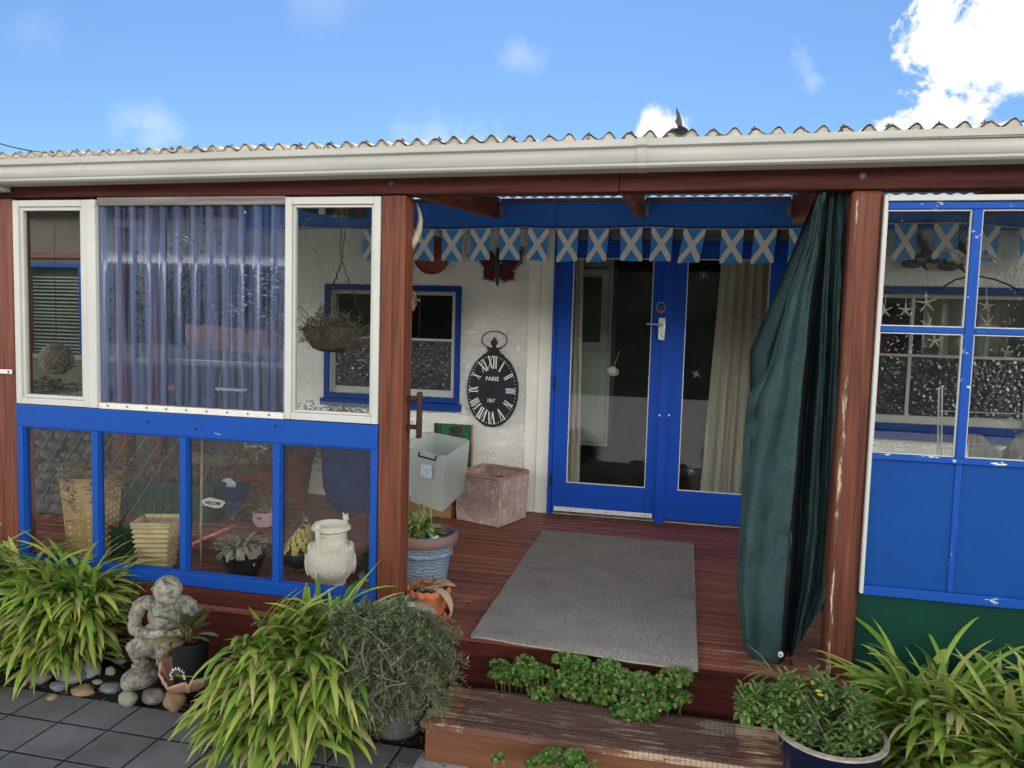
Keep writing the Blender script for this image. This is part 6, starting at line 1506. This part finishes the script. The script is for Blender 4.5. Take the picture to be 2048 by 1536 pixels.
rr = random.Random(30); q = MB(); sq = MB()
for k in range(200):
    u = rr.random(); px = 1480+265*rr.random(); f_ = (px-1480)/265
    top_ = 1385-45*sin(pi*min(1, f_*1.1)); bt_ = 1440+ (34 if f_ > .35 else 10); py = top_+(bt_-top_)*rr.random()**.8
    if f_ < .3: py = 1375+55*rr.random()
    p = P(px, py, Y=2.92+.22*rr.random()); root = Vector((c.x+rr.uniform(-.1, .08), c.y+rr.uniform(-.06, .08), zr_-.03))
    sq.tube([root, root.lerp(p, .5)+Vector((0, 0, .01)), p], [.0025, .002, .0015], 5) if k % 3 == 0 else None
    for j in range(17):
        a = 2.4*j; leafblade(q, p+Vector((0, 0, -.002*j)), a, 1.1-.07*j, .3-.1*j, rr.uniform(.028, .048), .014, 4, .2, shape=lambda t_: (.35+1.0*t_ if t_ < .7 else max(.1, 1.05*(1-((t_-.7)/.3)**2))))
q.build('foliage', 'daisy_leaf', t, smooth=180, flip=False); sq.build('stem', 'twig', t)
q = MB()
for k in range(70):
    a = rr.uniform(0, 6.3); rr_ = .165*sqrt(rr.random()); p = Vector((c.x+rr_*cos(a), c.y+rr_*sin(a), zr_-.03+rr.random()*.07))
    for j in range(15): leafblade(q, p+Vector((0, 0, -.002*j)), 2.4*j, 1.1-.07*j, .3-.1*j, rr.uniform(.028, .046), .014, 4, .2, shape=lambda t_: (.35+1.0*t_ if t_ < .7 else max(.1, 1.05*(1-((t_-.7)/.3)**2))))
q.build('low_foliage', 'daisy_leaf', t, smooth=180, flip=False)
for (x_, y_) in ((1637, 1383), (1641, 1391)):
    fp = P(x_, y_, Y=2.9); q = MB()
    for j in range(12): leafblade(q, fp, 2*pi*j/12, .3, .0, .014, .005, 2, .1, shape=oval_)
    q.build('flower', 'petal_yellow', t, smooth=180, flip=False)
# trailing grass at the left of the bowl, dry roots
t = thing('trailing_grass', tuple(P(1520, 1440, Y=3.1)), 'thin grass blades and dry roots trailing left of the navy bowl', 'plant')
q = MB()
for k in range(16): leafblade(q, P(1555, 1365, Y=3.2), rr.uniform(2.2, 4.2), .9, rr.uniform(-1.3, -.2), rr.uniform(.14, .24), .004, 8, .2)
q.build('blade', 'pot_leaf', t, smooth=180, flip=False)
twigs('root', 'dead_pale', t, P(1545, 1425, Y=3.1), 12, .1, .22, 33, .8, .0012, droop=1.2)
# ------------------------------------------------------------------ stones, statue, broken bowl, black pot
rr = random.Random(2)
for i, (px, py, rx, rzz, m_, lab) in enumerate([
    (118, 1372, 22, 11, 4, 'small flat grey stone at the far left paving edge'), (196, 1366, 15, 9, 2, 'small pale pebble tucked below the large blue grey cobble'), (105, 1395, 15, 8, 3, 'little brown stone on the paving edge at left'), (268, 1345, 12, 12, 0, 'small grey pebble against the statue base'),
    (143, 1350, 38, 20, 1, 'dark grey flat cobble at the left end of the row with a white vein'), (78, 1352, 30, 20, 1, 'dark cobble half under the strap leaves'), (178, 1343, 29, 19, 0, 'large pale blue grey cobble in the middle of the bed edge'),
    (221, 1347, 13, 18, 2, 'small brownish upright cobble beside the statue base'), (241, 1322, 20, 9, 0, 'flat pale grey pebble resting behind the statue base'), (166, 1380, 28, 11, 3, 'low brown stone sunk in the soil'),
    (222, 1376, 27, 12, 4, 'flat bluish grey pebble before the statue'), (256, 1397, 23, 20, 2, 'round cream pebble nearest the paving'), (308, 1392, 30, 19, 1, 'mottled dark stone under the broken bowl'), (350, 1400, 27, 24, 3, 'angular tan stone under the broken bowl')]):
    Yp = P(px, py+rzz, Z=G+.0).y
    cpt = P(px, py, Y=Yp+.03); s_ = Yp/FPX
    q = MB(); q.ell(cpt, (rx*s_, rx*s_*.8, rzz*s_), 20, 14, Matrix.Rotation(rr.uniform(-.15, .15), 4, 'Y'), .28 if m_ == 3 else .16, i*3.7, 1.6)
    single(q, 'cobble', 'pebble%d' % m_, tuple(cpt-Vector((0, 0, rzz*s_))), lab, 'stone', 'cobbles edging the flower bed', smooth=180)
# statue: seated child, one carved body
Ys = 3.16
def SP(x, y, dy=0.0): return P(230+x/5.12, 1130+y/5.12, Y=Ys+dy)
px2m = Ys/FPX/5.12
def E_(q, x, y, rx, ry, rzz, dy=0.0, rot=None): q.ell(SP(x, y, dy), (rx*px2m, ry*px2m, rzz*px2m), 20, 14, rot)
RY = lambda a: Matrix.Rotation(a, 4, 'Y')
t = thing('statue', tuple(SP(260, 1260)), 'weathered stone statue of a seated child with bowed head and arms on its knees', 'statue')
q = MB()
E_(q, 540, 255, 168, 165, 175, -.01)                                   # skull
E_(q, 525, 330, 120, 120, 110, -.035)                                  # face lower
E_(q, 480, 400, 60, 60, 40, -.05); E_(q, 445, 370, 40, 40, 35, -.055); E_(q, 585, 365, 48, 45, 40, -.055)   # chin, cheeks
E_(q, 470, 310, 17, 26, 34, -.082, RY(.1)); E_(q, 468, 335, 24, 20, 14, -.085)                           # nose
E_(q, 415, 272, 44, 18, 14, -.068, RY(.15)); E_(q, 545, 262, 52, 18, 14, -.072, RY(-.12))                   # brow ridges
E_(q, 418, 303, 24, 12, 12, -.064); E_(q, 530, 300, 26, 12, 12, -.072)                                 # lids
E_(q, 478, 365, 42, 14, 8, -.084); E_(q, 478, 382, 34, 14, 8, -.080)                                 # lips
for k in range(15):                                                  # hair locks off the parting
    a = -1.5+3.0*k/14; q.tube([SP(525, 110, -.05), SP(525+110*sin(a), 150+40*abs(a), -.06+.02*abs(a)), SP(530+160*sin(a), 215+40*abs(sin(a)), -.03+.02*abs(a))], [11*px2m, 17*px2m, 12*px2m], 8)
E_(q, 525, 520, 235, 150, 185, .02); E_(q, 480, 700, 240, 170, 165, .02); E_(q, 470, 860, 220, 160, 110, .03); E_(q, 540, 420, 110, 110, 80, .0)
E_(q, 345, 385, 105, 105, 85, .02); E_(q, 705, 390, 118, 110, 92, .02)
q.tube([SP(330, 370, .02), SP(255, 420, .01), SP(205, 540, 0), SP(195, 670, -.02)], [80*px2m, 95*px2m, 82*px2m, 66*px2m], 16)
q.tube([SP(195, 670, -.02), SP(280, 700, -.06), SP(400, 715, -.09), SP(520, 700, -.10)], [64*px2m, 60*px2m, 52*px2m, 44*px2m], 14)
q.tube([SP(690, 390, .02), SP(765, 420, .01), SP(800, 540, 0), SP(775, 660, -.02)], [90*px2m, 98*px2m, 84*px2m, 70*px2m], 16)
q.tube([SP(775, 660, -.02), SP(660, 700, -.06), SP(540, 730, -.09)], [68*px2m, 58*px2m, 48*px2m], 14)
for k in range(4): q.tube([SP(520, 675+14*k, -.09), SP(580, 690+14*k, -.095), SP(610, 715+12*k, -.085)], [11*px2m, 11*px2m, 8*px2m], 8)
q.tube([SP(470, 860, .04), SP(330, 830, -.03), SP(205, 810, -.075)], [125*px2m, 122*px2m, 108*px2m], 16); q.tube([SP(200, 815, -.075), SP(235, 920, -.05), SP(260, 985, -.03)], [104*px2m, 86*px2m, 66*px2m], 14)   # knee, shin
E_(q, 260, 1010, 85, 120, 34, -.075); 
for k in range(4): E_(q, 190+22*k, 975+8*k, 13, 22, 14, -.115)
q.tube([SP(520, 860, .04), SP(520, 840, -.04), SP(500, 830, -.08)], [125*px2m, 118*px2m, 104*px2m], 16); q.tube([SP(500, 830, -.08), SP(500, 930, -.05), SP(480, 1000, -.02)], [100*px2m, 84*px2m, 66*px2m], 14)
sb_ = q.build('figure', 'stone_statue', t, smooth=180)
md = sb_.modifiers.new('fuse', 'REMESH'); md.mode = 'VOXEL'; md.voxel_size = .0026; md.use_smooth_shade = True
md = sb_.modifiers.new('soften', 'SMOOTH'); md.factor = .5; md.iterations = 2
tx_ = bpy.data.textures.new('pitting', 'CLOUDS'); tx_.noise_scale = .018; md = sb_.modifiers.new('weather', 'DISPLACE'); md.texture = tx_; md.strength = .002; md.texture_coords = 'LOCAL'
q = MB(); q.ell(SP(270, 1140, .0), (200*px2m, .11, 130*px2m), 28, 18, None, .12, 4, 1.5); q.build('base', 'stone_statue', t, smooth=180)
# black pot with beet leaves
pb = P(378, 1362, Y=3.06); 
t = thing('plant_pot', (pb.x, 3.07, pb.z), 'plain black plastic pot standing in the broken terracotta bowl', 'plant pot')
zt = P(378, 1277, Y=3.07).z; q = MB(); q.lathe([(.070, pb.z), (.082, zt-.02), (.088, zt-.018), (.088, zt), (.08, zt), (.078, zt-.03), (0, zt-.03)], (pb.x, 3.07, 0), 36); q.build('body', 'black', t)
t = thing('beet_plant', (pb.x, 3.07, zt-.02), 'red veined leafy plant in the black pot beside the stone child', 'plant')
q = MB(); rr = random.Random(44); brd = lambda t_: max(.06, (.25 if t_ < .25 else sin(pi*min(1, (t_-.2)/.82))))
for (tx2, ty2, L, wdt) in [(355, 1255, .15, .07), (320, 1250, .20, .05), (310, 1290, .18, .06), (385, 1225, .13, .06), (405, 1215, .13, .06), (360, 1225, .13, .05), (425, 1225, .14, .06), (430, 1250, .14, .06), (350, 1295, .11, .05), (415, 1290, .13, .045), (395, 1235, .12, .05), (445, 1275, .14, .04), (440, 1215, .15, .05), (370, 1245, .1, .05)]:
    tip = P(tx2, ty2, Y=3.0+rr.uniform(-.04, .08)); r0 = Vector((pb.x+rr.uniform(-.02, .02), 3.07, zt-.02)); d = tip-r0; a = atan2(d.y, d.x); el = atan2(d.z, Vector((d.x, d.y)).length)
    leafblade(q, r0, a+rr.uniform(-.2, .2), min(1.4, el+.55), el-.55, max(L, d.length)*1.05, wdt, 9, .35, shape=brd, twist=rr.uniform(-.6, .6))
q.build('leaf', 'beet_leaf', t, smooth=180, flip=False)
q = MB()
for k in range(16): a = rr.uniform(0, 6.3); q.tube([(pb.x, 3.07, zt-.03), (pb.x+.06*cos(a), 3.07+.05*sin(a), zt+.02), (pb.x+.1*cos(a), 3.07+.09*sin(a), zt+rr.uniform(-.03, .05))], [.003, .0025, .001], 5)
q.build('stem', 'wing_red', t)
bw = P(372, 1362, Y=3.05); t = thing('broken_bowl', (bw.x, 3.05, bw.z-.02), 'broken half of a terracotta bowl holding the black pot', 'bowl')
q = MB()
def bwf(u, v):
    a = radians(150+250*u); r = .135*(.35+.65*v**.6); z = -.03+.075*v**1.6+(.02*sin(u*13)*v if .35 < u < .6 else 0)
    return Vector((bw.x+.005+r*cos(a), 3.06+r*.85*sin(a), bw.z+z-(.025*v if .40 < u < .62 else 0)+(.035*v if u < .2 else 0)))
q.grid(bwf, 60, 10); q.build('shell', 'broken_terracotta', t, smooth=180, solid=.011)
# dry litter along the paving edge
rr = random.Random(66); q = MB()
for k in range(420):
    if k < 120: x, y = rr.gauss(-1.02, .05), rr.gauss(2.86, .035)
    else: x, y = rr.uniform(-3.6, .6), rr.gauss(3.08, .09)
    z = G+.012+rr.random()*.02; a = rr.uniform(0, 6.3); leafblade(q, (x, y, z+.01), a, .2, -.3, rr.uniform(.012, .05), rr.uniform(.002, .007), 3, .3)
for k in range(60):
    x, y = rr.uniform(-1.0, .5), rr.uniform(3.55, 5.6); leafblade(q, (x, y, .017), rr.uniform(0, 6.3), .15, -.2, rr.uniform(.006, .022), rr.uniform(.002, .006), 3, .3)
for k in range(40):
    x, y = rr.uniform(-3.2, -1.4), rr.gauss(2.75, .25); leafblade(q, (x, y, G+.008), rr.uniform(0, 6.3), .15, -.2, rr.uniform(.008, .025), rr.uniform(.002, .006), 3, .3)
tag(q.build('leaf_litter', 'dead', None, smooth=180, flip=False), 'dry leaf and twig litter along the paving edge', 'litter', kind='stuff')
